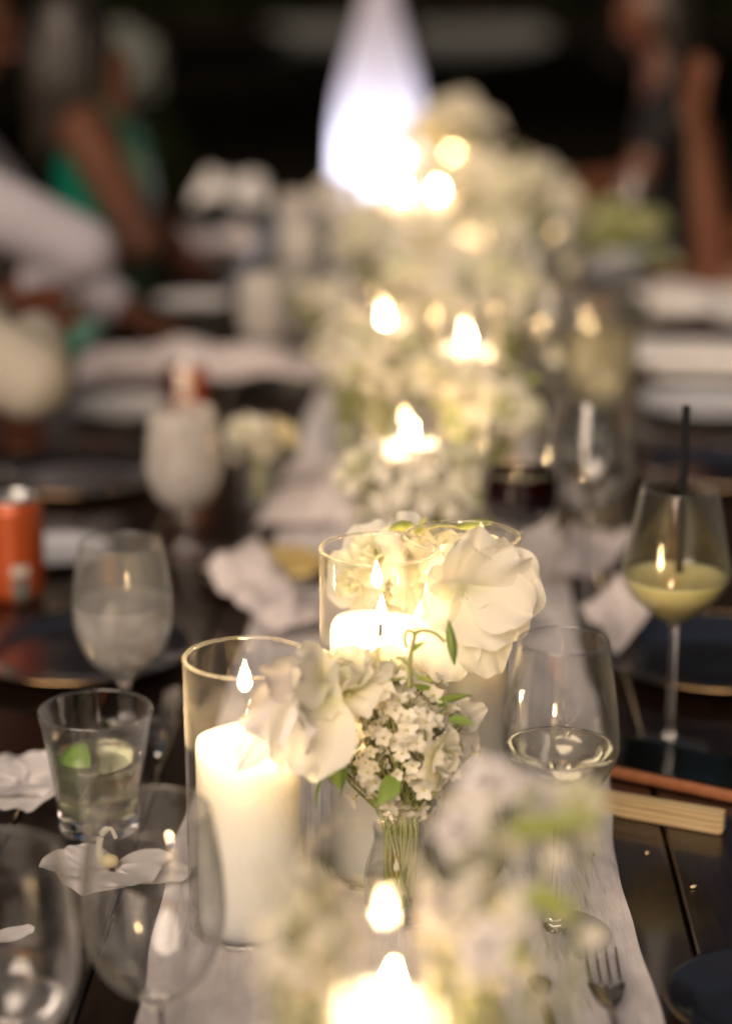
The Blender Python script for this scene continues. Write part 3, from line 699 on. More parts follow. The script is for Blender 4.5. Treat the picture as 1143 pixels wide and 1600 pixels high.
# ------------------------------------------------------------------ cutlery, phone, fan
def fork():
    p = at(945, 1560, .0)
    o = thing('fork', 'fork with four tines lying on the runner at lower right', 'fork', (p.x, p.y, TABLE_Z + .010), R(0))
    m = MB()
    for k in range(4):
        x = (k - 1.5) * .0072
        m.tube([(x, .050, .0035), (x, .030, .0008), (x * .98, .008, .0006), (x * .95, -.004, .0012)], [.0008, .0013, .0016, .0017], 6)
    m.build('tines', M['silver'], o)
    m = MB()
    def head(u, v):
        y = -.002 - u * .035; w = .0130 * (1 - .75 * u ** 1.6) ; x = (v - .5) * 2 * w
        return Vector((x, y, .0016 + .004 * u + .0025 * (2 * v - 1) ** 2 * (1 - u)))
    m.grid(head, 8, 8); m.grid(lambda u, v: head(u, v) - Vector((0, 0, .0016)), 8, 8); m.build('head', M['silver'], o)
    m = MB(); m.tube([(0, -.035, .0050), (0, -.06, .007), (0, -.10, .0065), (0, -.15, .003)], [.0030, .0026, .0032, .0045], 8); m.build('handle', M['silver'], o)
fork()
p = at(846, 1585, .0)
sp = thing('teaspoon', 'spoon handle end with a flared tip on the runner, left of the fork', 'spoon', (p.x, p.y, TABLE_Z + .011), R(4))
m = MB()
def sph(u, v):
    y = .028 - u * .13; w = .0085 * math.sqrt(max(0, 1 - ((u - .1) / .102) ** 2)) if u < .1 else .0085 * (1 - .62 * min(1, (u - .1) / .18))
    x = (v - .5) * 2 * max(w, .0008); return Vector((x, y, .004 + .0016 * (1 - (2 * v - 1) ** 2) + .003 * math.sin(u * 3)))
m.grid(sph, 40, 8); m.grid(lambda u, v: sph(u, v) - Vector((0, 0, .0022 * (1 - abs(2 * v - 1)) + .0004)), 40, 8); m.build('handle', M['gold'], sp)
m = MB(); m.lathe(prof([(0, 0), (.010, .0012), (.0155, .0055), (.0150, .0058), (.0095, .002), (0, .0010)], 4), 24, mat=Matrix.Diagonal((1, 1.5, 1)), off=(0, -.120, .001)); m.build('bowl', M['gold'], sp)

a, b = at(905, 1207, .0), at(1190, 1268, .0)
ang = math.atan2(b.y - a.y, b.x - a.x)
ph = thing('phone', 'black phone in a tan leather case lying at right', 'phone', (a.x, a.y, S1), ang)
m = MB(); m.box((0, 0, 0), (.155, .078, .0105), .0025); m.build('case', M['leather'], ph, smooth=False)
m = MB(); m.box((.004, .004, .0107), (.151, .074, .0120), .0006); m.build('screen', M['phone_black'], ph, smooth=False)

a, b = at(935, 1250, .012), at(1128, 1302, .0)
ang = math.atan2(b.y - a.y, b.x - a.x); ln = (Vector((b.x, b.y)) - Vector((a.x, a.y))).length + .10
fn = thing('folding_fan', 'closed bamboo folding fan lying in front of the phone', 'fan', (b.x, b.y, S1), ang)
for k in range(11):
    m = MB(); z0 = .0002 + k * .0017
    w0, w1 = .0055, .0130
    vs_ = []
    for z in (z0, z0 + .0011):
        vs_ += [(-ln, -w0 * .6 + .004, z), (-.004, -w1 * .5, z), (.0005 * (k % 3), -w1 * .35, z), (.0005 * (k % 3), w1 * .40, z), (-.006, w1 * .5, z), (-ln, w0 * .6 + .004, z)]
    n = 6
    m.add(vs_, [tuple(range(n - 1, -1, -1)), tuple(range(n, 2 * n))] + [(i, (i + 1) % n, n + (i + 1) % n, n + i) for i in range(n)])
    m.build('slat', M['bamboo' if k % 3 else 'bamboo_dark'], fn, rot=(0, 0, R(rnd.uniform(-1.3, 1.3))), smooth=False)
m = MB(); m.lathe([(0, 0), (.0028, 0), (.0028, .0205), (.0015, .0215), (0, .0215)], 12, off=(-ln + .01, .004, 0)); m.build('rivet', M['gold'], fn)

a, b = at(248, 1190, 0), at(268, 1078, 0)
kn = thing('table_knife', 'table knife lying between the tumbler and the left candle', 'knife', (a.x, a.y, S1), math.atan2(b.y - a.y, b.x - a.x) - math.pi / 2)
m = MB(); m.tube([(0, 0, .0042), (0, .04, .0046), (0, .085, .0042)], [.0042, .0046, .0036], 10); m.build('handle', M['silver'], kn)
m = MB(); m.box((-.0075, .086, .0005), (.0085, .19, .0026), .0008); m.build('blade', M['silver'], kn, smooth=False)
cr_r = random.Random(5)
for px, py, what in [(1082, 1388, 'pale crumb on the bare table right of the fork'), (1010, 1335, 'tiny crumb on the planks beside the runner edge'), (925, 1357, 'green leaf fleck fallen on the runner near the wine glass'), (300, 1110, 'small crumb beside the left candle')]:
    q = at(px, py, 0); m = MB(); m.ball((0, 0, 0), .0022, 7, 5, sc=(1.5, .8, .6))
    m.v = [(x * (1 + .4 * nz(x * 900, y * 900, px)), y, z) for x, y, z in m.v]
    tag(m.build('crumb', M['leaf' if 'green' in what else 'bamboo'], loc=(q.x, q.y, TABLE_Z + (.012 if 'green' in what else .0015)), rot=(0, 0, cr_r.uniform(0, 6))), what, 'crumb', 'crumbs on the table')
# ------------------------------------------------------------------ flowers
def petal(mb, MX, L, W, cup=.25, curl=.6, ruf=.12, ph=0.0, nu=9, nv=12, mi=0):
    def f(u, v):
        s = u; t = 2 * v - 1
        w = W * max(.14, math.sqrt(max(0, 1 - ((s - .60) / .62) ** 2)))
        ss = s * (1 - .22 * t * t * s)
        c = curl if abs(curl) > 1e-3 else 1e-3
        y = L * math.sin(c * ss) / c; z = L * (1 - math.cos(c * ss)) / c
        z += cup * W * t * t * (1 - .3 * s) + ruf * W * s * s * (math.sin(3.6 * t + ph + 2 * s) + .6 * math.sin(8.3 * t + 1.7 * ph) + .10 * s * math.sin(15 * t + 2.3 * ph))
        return MX @ Vector((w * t, y + ruf * .25 * W * s * math.sin(7 * t + ph), z))
    mb.grid(f, nu, nv, mi)
def petal_frame(az, tilt, r0=.002, z0=0):
    rad = Vector((math.cos(az), math.sin(az), 0)); Z = Vector((0, 0, 1))
    d = Z * math.cos(tilt) + rad * math.sin(tilt); n = -rad * math.cos(tilt) + Z * math.sin(tilt); s_ = d.cross(n)
    m3 = Matrix((s_, d, n)).transposed().to_4x4(); m3.translation = rad * r0 + Z * z0; return m3
def axis_rot(d, spin=0):
    d = Vector(d).normalized(); return (d.to_track_quat('Z', 'Y').to_matrix() @ Matrix.Rotation(spin, 3, 'Z')).to_euler()
def bloom_petals(R_, seed, rings=((3, 16, .60, .9), (4, 40, .85, .5), (5, 72, 1.05, -.3)), ruf=.14):
    r = random.Random(seed); out = []
    for n, tilt, sc, curl in rings:
        a0 = r.uniform(0, 6)
        for k in range(n):
            m = MB(); L = R_ * sc * r.uniform(.88, 1.12)
            petal(m, petal_frame(a0 + k * 2 * math.pi / n + r.uniform(-.2, .2), R(tilt + r.uniform(-10, 10)), .003), L, L * .58, .20, curl * r.uniform(.7, 1.3), ruf * r.uniform(.6, 1.4), r.uniform(0, 6))
            out.append(m)
    return out
def bloom(parent, loc, d, R_, seed, mats=('petal',), rings=None, split=True, name='bloom', ruf=.14):
    """a many-petalled bloom: part with its petals as sub-parts (or one mesh when far away)"""
    kw = {'ruf': ruf}
    if rings: kw['rings'] = rings
    pets = bloom_petals(R_, seed, **kw); r = random.Random(seed)
    core = MB(); core.ball((0, 0, .004), R_ * .12, 8, 5); core.tube([(0, 0, -.010), (0, 0, .002)], [.002, R_ * .10], 6)
    if split and R_ > .016:
        c = core.build(name, M['petal_green'], parent, loc, axis_rot(d, r.uniform(0, 6)))
        for q in pets: q.build('petal', M[r.choice(mats)], c)
        return c
    for q in pets: core.add(q.v, q.f, 0)
    return core.build(name, M[r.choice(mats)], parent, loc, axis_rot(d, r.uniform(0, 6)))
def floret_mesh(seed, size=.0066, n=5):
    r = random.Random(seed); m = MB()
    for k in range(n):
        a = k * 2 * math.pi / n
        petal(m, petal_frame(a, R(62 + r.uniform(-14, 12)), .0007), size * r.uniform(.9, 1.1), size * .40, .2, -.3, .08, r.uniform(0, 6), 3, 3)
    m.ball((0, 0, .0008), size * .17, 6, 4, 1)
    m.tube([(0, 0, 0), (0, 0, -size * .9)], size * .07, 4, 2)
    return m
FM = [floret_mesh(k).mesh('floret', [M['floret'], M['floret_eye'], M['stem']]) for k in range(4)]
FMB = [floret_mesh(k) for k in range(4)]
def leaf_shape(L, W, fold=.25, bend=.4):
    m = MB()
    def f(u, v):
        t = 2 * v - 1; w = W * math.sin(math.pi * min(1, u ** .75 * .985 + .012)) ** .9
        return Vector((w * t, L * math.sin(bend * u) / bend, L * (1 - math.cos(bend * u)) / bend * -1 + fold * abs(w * t)))
    m.grid(f, 9, 4); return m
LM = {k: leaf_shape(*a).mesh('leaf', M[b]) for k, a, b in (('leaf', (.034, .0085), 'leaf'), ('lime', (.030, .009), 'leaf_lime'), ('pale', (.030, .011), 'leaf_pale'))}
def put_leaf(parent, loc, d, kind='leaf', s=1.0, roll=0, name='leaf'):
    d = Vector(d).normalized()
    q = d.to_track_quat('Y', 'Z').to_matrix() @ Matrix.Rotation(roll, 3, 'Y')
    return put(name, LM[kind], parent, loc, q.to_euler(), s)
def hang_petal(parent, a, b, W, seed, mat, twist=0.0, curl=.35, ruf=.20):
    """one loose petal from a to b, its face turned to the camera side"""
    d = (b - a); L = d.length; d = d.normalized(); n = Vector((.15, -1, .25)); n = (n - d * n.dot(d)).normalized(); sdv = d.cross(n)
    m3 = Matrix((sdv, d, n)).transposed() @ Matrix.Rotation(twist, 3, 'Y')
    m = MB(); petal(m, Matrix.Identity(4), L * 1.05, W, .22, curl, ruf, seed); return m.build('petal', M[mat], parent, a, m3.to_euler())
def rand_dir(r, up=0.0):
    while True:
        p = Vector((r.uniform(-1, 1), r.uniform(-1, 1), r.uniform(-1, 1)))
        if .1 < p.length < 1:
            p.normalize()
            if p.z > up: return p
def arrangement(label, base, seed, top, rad, n_flo, blooms, n_leaf, flo_parts=True, split=True, vase=True, bmats=('petal', 'petal_green'), flo_size=1.0, lime=.5, vh=.075, down=-.35, vlabel=None):
    """base: xy on the table; top: offset of the head's centre; rad: ellipsoid of the small-flower head"""
    r = random.Random(seed); z0 = TABLE_Z + .004
    A = thing('flower_arrangement', label, 'flowers', (base[0], base[1], z0 + .004), 0, 'runner flowers')
    if vase:
        v = thing('bud_vase', vlabel or ('little glass vase holding the ' + label.split(',')[0]), 'vase', (base[0], base[1], z0), 0, 'little flower vases')
        m = MB(); m.lathe(prof([(0, 0), (.024, 0), (.027, .004), (.028, vh * .5), (.021, vh * .85), (.022, vh), (.0208, vh), (.0198, vh * .85), (.026, vh * .5), (.0255, .006), (0, .005)], 4), 28); m.build('body', M['vase'], v)
        m = MB(); m.lathe([(0, .0055), (.0252, .0065), (.0262, vh * .5), (0, vh * .5)], 28); m.build('water', M['vase'], v)
    top = Vector(top); stems = MB(); neck = Vector((0, 0, vh * .95))
    js = MB()
    for k in range(n_flo):
        d = rand_dir(r, down); q = top + Vector((d.x * rad[0], d.y * rad[1], d.z * rad[2])) * (r.uniform(.12, 1.05) ** .6)
        nrm = (d + Vector((0, -.25, .25)) + .5 * rand_dir(r, -1)).normalized(); s_ = flo_size * r.uniform(.75, 1.25)
        if flo_parts: put('floret', FM[k % 4], A, q, axis_rot(nrm, r.uniform(0, 6)), s_)
        else:
            src = FMB[k % 4]; mx = axis_rot(nrm, r.uniform(0, 6)).to_matrix().to_4x4(); mx.translation = q
            js.add([mx @ (Vector(w) * s_) for w in src.v], [], 0); o = len(js.v) - len(src.v)
            js.f += [tuple(i + o for i in f) for f in src.f]; js.m += src.m
        if k % 3 == 0:
            mid = neck.lerp(q, .55) + Vector((r.uniform(-.01, .01), r.uniform(-.01, .01), 0))
            stems.tube(spline([(r.uniform(-.012, .012), r.uniform(-.012, .012), .008), neck + Vector((r.uniform(-.014, .014), r.uniform(-.014, .014), 0)), mid, q - nrm * .003], 3), [.0011] * 9 + [.0006], 4)
        else:
            j = top.lerp(q, r.uniform(.2, .6)); stems.tube([j, j.lerp(q, .5) + Vector((0, 0, -.003)), q - nrm * .003], .00055, 4)
    for off, d, R_ in blooms:
        off = Vector(off); bloom(A, off, d, R_, r.randrange(10 ** 6), bmats, split=split)
        stems.tube(spline([(r.uniform(-.01, .01), r.uniform(-.01, .01), .008), neck, neck.lerp(off, .6) + Vector((0, 0, -.01)), off - Vector(d).normalized() * .008], 4), .0014, 5)
    if n_flo and not flo_parts:
        tag(js.build('small_flowers', [M['floret'], M['floret_eye'], M['stem']], A), kind='stuff')
    stems.build('stems', M['stem'], A)
    for k in range(n_leaf):
        d = rand_dir(r, down); q = top + Vector((d.x * rad[0], d.y * rad[1], d.z * rad[2])) * r.uniform(.7, 1.0)
        put_leaf(A, q, d + .6 * rand_dir(r, -1), 'lime' if r.random() < lime else 'leaf', r.uniform(.6, 1.15), r.uniform(-1, 1))
    return A
def rel(base, px, py, dist):
    w = atd(px, py, dist); return Vector((w.x - base[0], w.y - base[1], w.z - TABLE_Z - .008))

# central arrangement, in focus
w = atd(628, 1150, 1.375); B = (w.x, w.y)
A = arrangement('sharp cluster of tiny star flowers at the picture centre', B, 11, rel(B, 620, 1160, 1.375), (.060, .048, .056), 300, [], 6, flo_size=.98, down=-.9, vlabel='little glass vase under the central star flowers', lime=.3)
for (px, py, dd, dv, R_, mats, rings) in [
    (545, 1075, 1.36, (-.2, -.3, 1), .034, ('petal_green', 'petal'), ((4, 20, .7, .7), (6, 50, .9, .3), (6, 78, 1.0, -.3))),
    (600, 1065, 1.39, (.2, -.2, 1), .030, ('petal_green', 'petal'), None),
    (488, 1092, 1.335, (-.5, -.5, .6), .031, ('petal', 'petal_green'), None),
    (470, 1125, 1.32, (-.9, -.3, -.15), .040, ('petal', 'petal', 'petal_mauve'), ((3, 30, .8, .4), (5, 70, 1.05, -.4))),
    (680, 1180, 1.345, (.7, -.6, -.1), .022, ('petal',), None),
]:
    bloom(A, rel(B, px, py, dd), dv, R_, int(px * 7 + py), mats, rings)
# long petals drooping in front of the left candle, outermost tinted to look shaded
for (px, py, q, W, seed, tw) in [(468, 1060, (384, 1208), .016, 1, .5), (478, 1070, (372, 1128), .021, 2, -.3), (470, 1075, (402, 1040), .017, 3, .2), (492, 1085, (430, 1200), .026, 4, -.2), (520, 1090, (470, 1215), .028, 5, .1), (505, 1060, (452, 1050), .024, 6, .3)]:
    hang_petal(A, rel(B, px, py, 1.32), rel(B, q[0], q[1], 1.29), W, seed, 'petal_mauve' if seed < 4 else 'petal', tw)
for (px, py, d, s_, roll) in [(512, 1160, (.35, -.3, -1), 1.1, .6), (528, 1175, (.25, -.2, -1), 1.0, -.6), (700, 1125, (.8, -.3, .1), .6, .3), (505, 1215, (-.4, -.3, -1), .8, .5)]:
    put_leaf(A, rel(B, px, py, 1.325), d, 'leaf', s_, roll)
# pea tendrils with a pod
def tube_px(mb, pts, dist, r):
    mb.tube(spline([rel(B, px, py, dist + dz) for px, py, dz in pts], 5), r, 6)
m = MB()
tube_px(m, [(640, 1075, 0), (640, 1035, 0), (648, 990, 0)], 1.345, .0016)
tube_px(m, [(648, 990, 0), (660, 985, -.002), (680, 990, -.004), (694, 1003, -.004)], 1.345, .0014)
tube_px(m, [(648, 990, 0), (636, 985, 0), (632, 1000, 0), (636, 1012, 0)], 1.345, .0012)
tube_px(m, [(641, 1045, 0), (628, 1030, 0), (618, 1028, 0)], 1.345, .0013)
tube_px(m, [(641, 1045, 0), (655, 1058, 0), (662, 1064, 0)], 1.345, .0009)
m.build('tendril', M['stem'], A)
def pod(parent, loc, d, L, W, mat='leaf'):
    mm = MB(); mm.lathe(prof([(0, 0), (W * .35, L * .08), (W, L * .4), (W * .75, L * .7), (W * .18, L * .93), (0, L)], 4), 12, mat=Matrix.Diagonal((1, .45, 1)))
    return mm.build('pod', M[mat], parent, loc, axis_rot(d))
pod(A, rel(B, 710, 1040, 1.34), rel(B, 701, 975, 1.34) - rel(B, 710, 1040, 1.34), .036, .0082)
put_leaf(A, rel(B, 644, 1018, 1.344), rel(B, 664, 998, 1.344) - rel(B, 644, 1018, 1.344), 'leaf', .35, .5)
put_leaf(A, rel(B, 632, 1062, 1.344), (-1, -.2, .1), 'lime', .5, .5); put_leaf(A, rel(B, 650, 1060, 1.344), (1, -.2, .0), 'lime', .45, .2)

# tall white bloom beside the third cylinder
w = atd(745, 960, 1.445); B = (w.x - .004, w.y)
A = arrangement('large ruffled white bloom before the third cylinder', B, 23, rel(B, 720, 985, 1.45), (.02, .02, .02), 0, [], 0, vlabel='little glass vase under the large ruffled bloom')
for (px, py, dd, dv, R_, mats, rings) in [
    (752, 935, 1.435, (.2, -.6, .75), .024, ('petal', 'petal_green', 'petal'), ((2, 25, .8, .4), (3, 55, 1.05, .2))),
    (720, 985, 1.44, (-.2, -.8, -.2), .036, ('petal', 'petal_green'), ((3, 30, .8, .4), (5, 75, 1.05, -.5))),
    (795, 955, 1.445, (.7, -.5, -.1), .024, ('petal',), ((2, 40, .9, .4), (3, 75, 1.1, -.3))),
    (735, 880, 1.46, (-.2, -.3, .9), .030, ('petal', 'petal_green'), None),
]:
    bloom(A, rel(B, px, py, dd), dv, R_, int(px * 5 + py), mats, rings, ruf=.13)
for (px, py, q, W, seed, mt) in [(735, 965, (772, 1052), .022, 5, 'petal_green'), (705, 960, (690, 1062), .026, 6, 'petal'), (715, 1110, (732, 1195), .013, 7, 'petal'), (698, 1125, (748, 1108), .015, 8, 'petal'), (742, 900, (838, 945), .034, 9, 'petal'), (738, 905, (800, 1000), .036, 10, 'petal'), (735, 925, (765, 842), .030, 11, 'petal'), (742, 930, (822, 880), .030, 13, 'petal'), (730, 925, (705, 868), .026, 14, 'petal_green'), (735, 915, (690, 985), .026, 12, 'petal_green')]:
    hang_petal(A, rel(B, px, py, 1.42), rel(B, q[0], q[1], 1.40), W, seed, mt, rnd.uniform(-.3, .3), -.3)
# blossoms behind the central cylinder, with a leafy sprig on top
w = atd(640, 900, 1.60); B = (w.x, w.y)
A = arrangement('white blossom with a leafy sprig behind the central cylinder', B, 31, rel(B, 630, 905, 1.60), (.045, .03, .045), 40, [], 3, vlabel='little glass vase behind the central cylinder')
for (px, py, dv, R_) in [(585, 870, (-.5, -.6, .5), .028), (640, 862, (.3, -.6, .5), .030), (655, 905, (.4, -.8, 0), .030), (560, 910, (-.5, -.8, 0), .026), (610, 925, (0, -1, 0), .028), (680, 870, (.5, -.5, .3), .028)]:
    bloom(A, rel(B, px, py, 1.575), dv, R_, int(px + py * 3), ('petal', 'petal_green'))
m = MB()
for pts in ([(655, 845), (660, 826), (664, 808)], [(660, 828), (690, 821), (722, 825)], [(652, 840), (645, 822), (640, 815)]):
    m.tube(spline([rel(B, a, b, 1.56) for a, b in pts], 5), .0011, 6)
m.build('sprig', M['stem'], A)
pod(A, rel(B, 712, 824, 1.558), rel(B, 770, 815, 1.558) - rel(B, 712, 824, 1.558), .031, .0092, 'leaf_lime')
pod(A, rel(B, 645, 818, 1.56), rel(B, 608, 826, 1.56) - rel(B, 645, 818, 1.56), .021, .0085, 'leaf_lime')
put_leaf(A, rel(B, 654, 835, 1.56), (.1, 0, 1), 'lime', .5, .3)

# blurred foreground sprays
w = atd(800, 1400, .93); B = (w.x, w.y)
A = arrangement('blurred spray of pale flowers and lime leaves right of the nearest candle', B, 41, rel(B, 800, 1400, .93), (.060, .045, .070), 60, [], 0, vlabel='little glass vase right of the nearest candle', down=-1, vh=.06)
for (px, py, dd) in [(765, 1225, .93), (905, 1255, .92), (830, 1245, .94), (720, 1300, .92), (760, 1480, .90), (700, 1420, .93)]:
    bloom(A, rel(B, px, py, dd), (rnd.uniform(-.5, .5), -.8, .6), .0125, px, ('petal_mauve', 'petal'))
for (px, py, d, s_) in [(790, 1300, (1, -.2, .25), 1.2), (850, 1290, (1, -.2, .3), 1.1), (815, 1400, (1, -.2, -.15), 1.15), (800, 1270, (.5, -.3, .8), .9), (725, 1350, (.2, -.4, .9), .9), (780, 1480, (.9, -.4, -.3), .8)]:
    put_leaf(A, rel(B, px, py, .91), d, 'lime', s_ * .9, .3)
w = atd(470, 1470, .88); B = (w.x, w.y)
A = arrangement('blurred spray of cream flowers left of the nearest candle', B, 43, rel(B, 470, 1470, .88), (.034, .04, .055), 48, [], 0, vlabel='little glass vase left of the nearest candle', down=-1, vh=.06)
w = atd(720, 1560, .95); B = (w.x + .01, w.y)
A = arrangement('cream flower haze between the nearest candle and the lime leaves', B, 47, rel(B, 720, 1480, .95), (.03, .035, .06), 26, [], 2, vlabel='little glass vase hidden beside the nearest candle', down=-1, vh=.05)

# flowers further along the runner
FAR = [
 ('blurred cream baby breath beyond the central cylinder', (655, 765), 2.12, (.085, .06, .045), 260, 6, 8, .030),
 ('small blurred white posy on the left edge of the runner', (405, 690), 2.55, (.035, .035, .035), 60, 4, 4, .026),
 ('blurred posy right of the first blurred cylinder', (770, 640), 2.45, (.05, .05, .06), 120, 4, 10, .030),
 ('blurred cream posy hiding the left halfway candle wax', (592, 572), 2.62, (.06, .04, .045), 130, 5, 6, .030),
 ('blurred cream posy hiding the right halfway candle wax', (722, 605), 2.52, (.06, .04, .045), 130, 5, 8, .030),
 ('blurred pale posy left of the halfway candles', (540, 560), 2.8, (.05, .06, .05), 110, 5, 5, .032),
 ('blurred greenish posy between the halfway candles', (660, 470), 3.15, (.09, .09, .07), 170, 8, 14, .034),
 ('blurred posy right of the halfway candles', (800, 480), 3.2, (.07, .08, .09), 150, 7, 14, .034),
 ('blurred yellow and white posy left of the runner', (500, 470), 3.5, (.045, .05, .04), 70, 6, 6, .028),
 ('far lime and cream posy left of the brightest far candle', (620, 395), 3.8, (.12, .10, .08), 190, 10, 20, .036),
 ('far cream posy under the brightest far candle', (770, 410), 3.75, (.10, .08, .09), 170, 9, 12, .036),
 ('far mixed posy right of the brightest far candle', (830, 320), 4.5, (.11, .10, .10), 170, 9, 12, .040),
 ('far cream posy before the lantern foot', (575, 345), 4.7, (.08, .08, .06), 130, 6, 12, .034),
 ('far tall flower mass around the topmost candle', (700, 235), 5.2, (.13, .12, .15), 300, 14, 20, .045),
 ('far flower mass right of the topmost candle', (770, 285), 5.0, (.14, .10, .09), 200, 12, 10, .042),
 ('farthest flower mass left of the topmost candle', (530, 300), 5.4, (.05, .08, .05), 80, 4, 8, .034),
]
for i, (lab, (px, py), dd, rad, n, nb, nl, br) in enumerate(FAR):
    w = atd(px, py, dd); B = (w.x, w.y); top = rel(B, px, py, dd); top.z = max(top.z, .085)
    r = random.Random(100 + i); bl = []
    for k in range((nb + 1) // 2):
        d = rand_dir(r, -.1); d.y = -abs(d.y) * .8
        bl.append((top + Vector((d.x * rad[0], d.y * rad[1], d.z * rad[2])) * .9, d + Vector((0, -.2, .4)), br * r.uniform(.8, 1.15)))
    arrangement(lab, B, 200 + i, top, rad, n, bl, nl, flo_parts=False, split=False, flo_size=1.35, down=-.6, lime=.7, bmats=('petal', 'petal', 'petal_green', 'petal_lemon') if i in (1, 7, 8, 9, 11, 13) else ('petal', 'petal_green'), vlabel='blurred little vase under the ' + lab.replace('blurred ', ''), vh=min(.075, top.z * .8))

# fallen blossoms on the table
p = at(178, 1385, .0)
o = thing('orchid_blossom', 'fallen white orchid lying on the table by the tumbler', 'blossom', (p.x, p.y, TABLE_Z + .010), 0)
for k, (az, L, W) in enumerate([(-.10, .060, .026), (.45, .046, .019), (3.45, .056, .026), (4.25, .046, .034), (5.3, .048, .028), (2.75, .042, .017)]):
    m = MB(); petal(m, petal_frame(az, R(80 - 5 * (k % 3)), .003, .001 * k), L, W, .14, -.2, .045, k * 1.3); m.build('petal', M['petal_mauve'], o)
m = MB(); m.tube(spline([(-.006, .008, .004), (-.012, .008, .016), (-.010, .010, .030), (-.003, .012, .034), (.001, .012, .026)], 5), [.0040] * 6 + [.0028] * 8 + [.0016] * 7, 8); m.build('column', M['petal'], o)
m = MB(); m.ball((-.003, .004, .010), .007, 10, 6, sc=(1.1, .8, .8)); m.build('lip', M['petal_lemon'], o)
p = at(38, 1248, .0)
o = thing('wilted_blossom', 'wilted white blossom lying left of the tumbler', 'blossom', (p.x, p.y, TABLE_Z + .008), 0)
for k in range(7):
    m = MB(); petal(m, petal_frame(k * .95, R(72 + 8 * (k % 2)), .003, .001 * k), .042 + .008 * (k % 3), .034, .15, -.3, .08, k * 1.1); m.build('petal', M['petal_mauve'], o)
m = MB(); petal(m, petal_frame(.4, R(86), 0, .001), .034, .012, .2, .2, .1, .5); m.v = [(x - .016, y, z) for x, y, z in m.v]
p = at(18, 1478, 0)
tag(m.build('fallen_petal', M['petal_mauve'], loc=(p.x, p.y, S1 + .001)), 'single white petal seen through the goblet at the left edge', 'petal')

# salad bowl far right
p = tp(945, 440)
sb = thing('salad_bowl', 'blurred bowl of pale green salad leaves at right', 'bowl', (p.x, p.y, S1))
sb.scale = (1.25, 1.25, 1.25)
m = MB(); m.lathe(prof([(0, 0), (.05, 0), (.06, .004), (.095, .03), (.115, .065), (.112, .066), (.092, .033), (.058, .008), (0, .007)], 4), 40); m.build('dish', M['plate_grey'], sb)
r = random.Random(77)
for k in range(90):
    a = r.uniform(0, 6.28); q = .10 * math.sqrt(r.random())
    put_leaf(sb, (q * math.cos(a), q * math.sin(a), .045 + .055 * (1 - (q / .1) ** 2) + r.uniform(-.01, .03)), (r.uniform(-1, 1), r.uniform(-1, 1), r.uniform(-.2, 1)), r.choice(['pale', 'pale', 'lime']), r.uniform(1.2, 2.2), r.uniform(-1, 1), 'salad_leaf')

# ------------------------------------------------------------------ guests
def limb_union(verts, edges, radii):
    """closed ellipsoids strung along every bone, later fused into one surface; radius may be (sideways, front-back)"""
    b = MB()
    def rr(i): return radii[i] if hasattr(radii[i], '__len__') else (radii[i], radii[i])
    for a, c in edges:
        (ax, ay), (cx_, cy_) = rr(a), rr(c); d = (verts[c] - verts[a]).length
        n = max(2, int(d / (min(ax, ay, cx_, cy_) * .38)) + 1)
        for k in range(n + 1):
            t = k / n; rx, ry = ax + (cx_ - ax) * t, ay + (cy_ - ay) * t
            b.ball(tuple(verts[a].lerp(verts[c], t)), 1.0, 12, 8, sc=(ry, rx, (rx + ry) / 2))
    return b
def fuse(mb, name, mat, parent, voxel=.0075, smooth=4):
    o = mb.build(name, mat, parent)
    rm = o.modifiers.new('join', 'REMESH'); rm.mode = 'VOXEL'; rm.voxel_size = voxel
    sm = o.modifiers.new('soft', 'SMOOTH'); sm.factor = .5; sm.iterations = smooth
    dg = bpy.context.evaluated_depsgraph_get(); me = bpy.data.meshes.new_from_object(o.evaluated_get(dg))
    old = o.data; o.modifiers.clear(); o.data = me; bpy.data.meshes.remove(old)
    me.polygons.foreach_set('use_smooth', [True] * len(me.polygons))
    return o
def head_pts(c, face, up=Vector((0, 0, 1))):
    """head about .23 tall with brow, nose, lips, chin and ears; face = facing direction"""
    f = (face - up * face.dot(up)).normalized(); s = up.cross(f)
    nu, nv = 22, 28; V, F = [], []
    for i in range(nu + 1):
        th = math.pi * (.004 + .992 * i / nu)
        for j in range(nv):
            a = 2 * math.pi * j / nv
            x, y, z = math.sin(th) * math.cos(a), math.sin(th) * math.sin(a), math.cos(th)
            w = 1 - .22 * max(0, -z) ** 1.5
            px, py, pz = x * .098 * (1 - .10 * max(0, -z)), y * .077 * w, z * .118
            if x > 0:
                px += .020 * math.exp(-((y / .16) ** 2 + ((z + .12) / .20) ** 2))      # nose
                px -= .008 * math.exp(-(((abs(y) - .36) / .15) ** 2 + ((z - .05) / .12) ** 2))   # sockets
                px += .006 * math.exp(-((y / .3) ** 2 + ((z + .46) / .08) ** 2))     # lips
                px += .010 * math.exp(-((y / .3) ** 2 + ((z + .78) / .18) ** 2))     # chin
            py += math.copysign(.014, y) * math.exp(-(((x + .05) / .12) ** 2 + ((z + .05) / .22) ** 2)) if abs(y) > .5 else 0  # ears
            V.append(c + f * px + s * py + up * pz)
    for i in range(nu):
        for j in range(nv): F.append((i * nv + j, (i + 1) * nv + j, (i + 1) * nv + (j + 1) % nv, i * nv + (j + 1) % nv))
    F.append(tuple(range(nv))); F.append(tuple(nu * nv + j for j in range(nv - 1, -1, -1)))
    return V, F, f, s
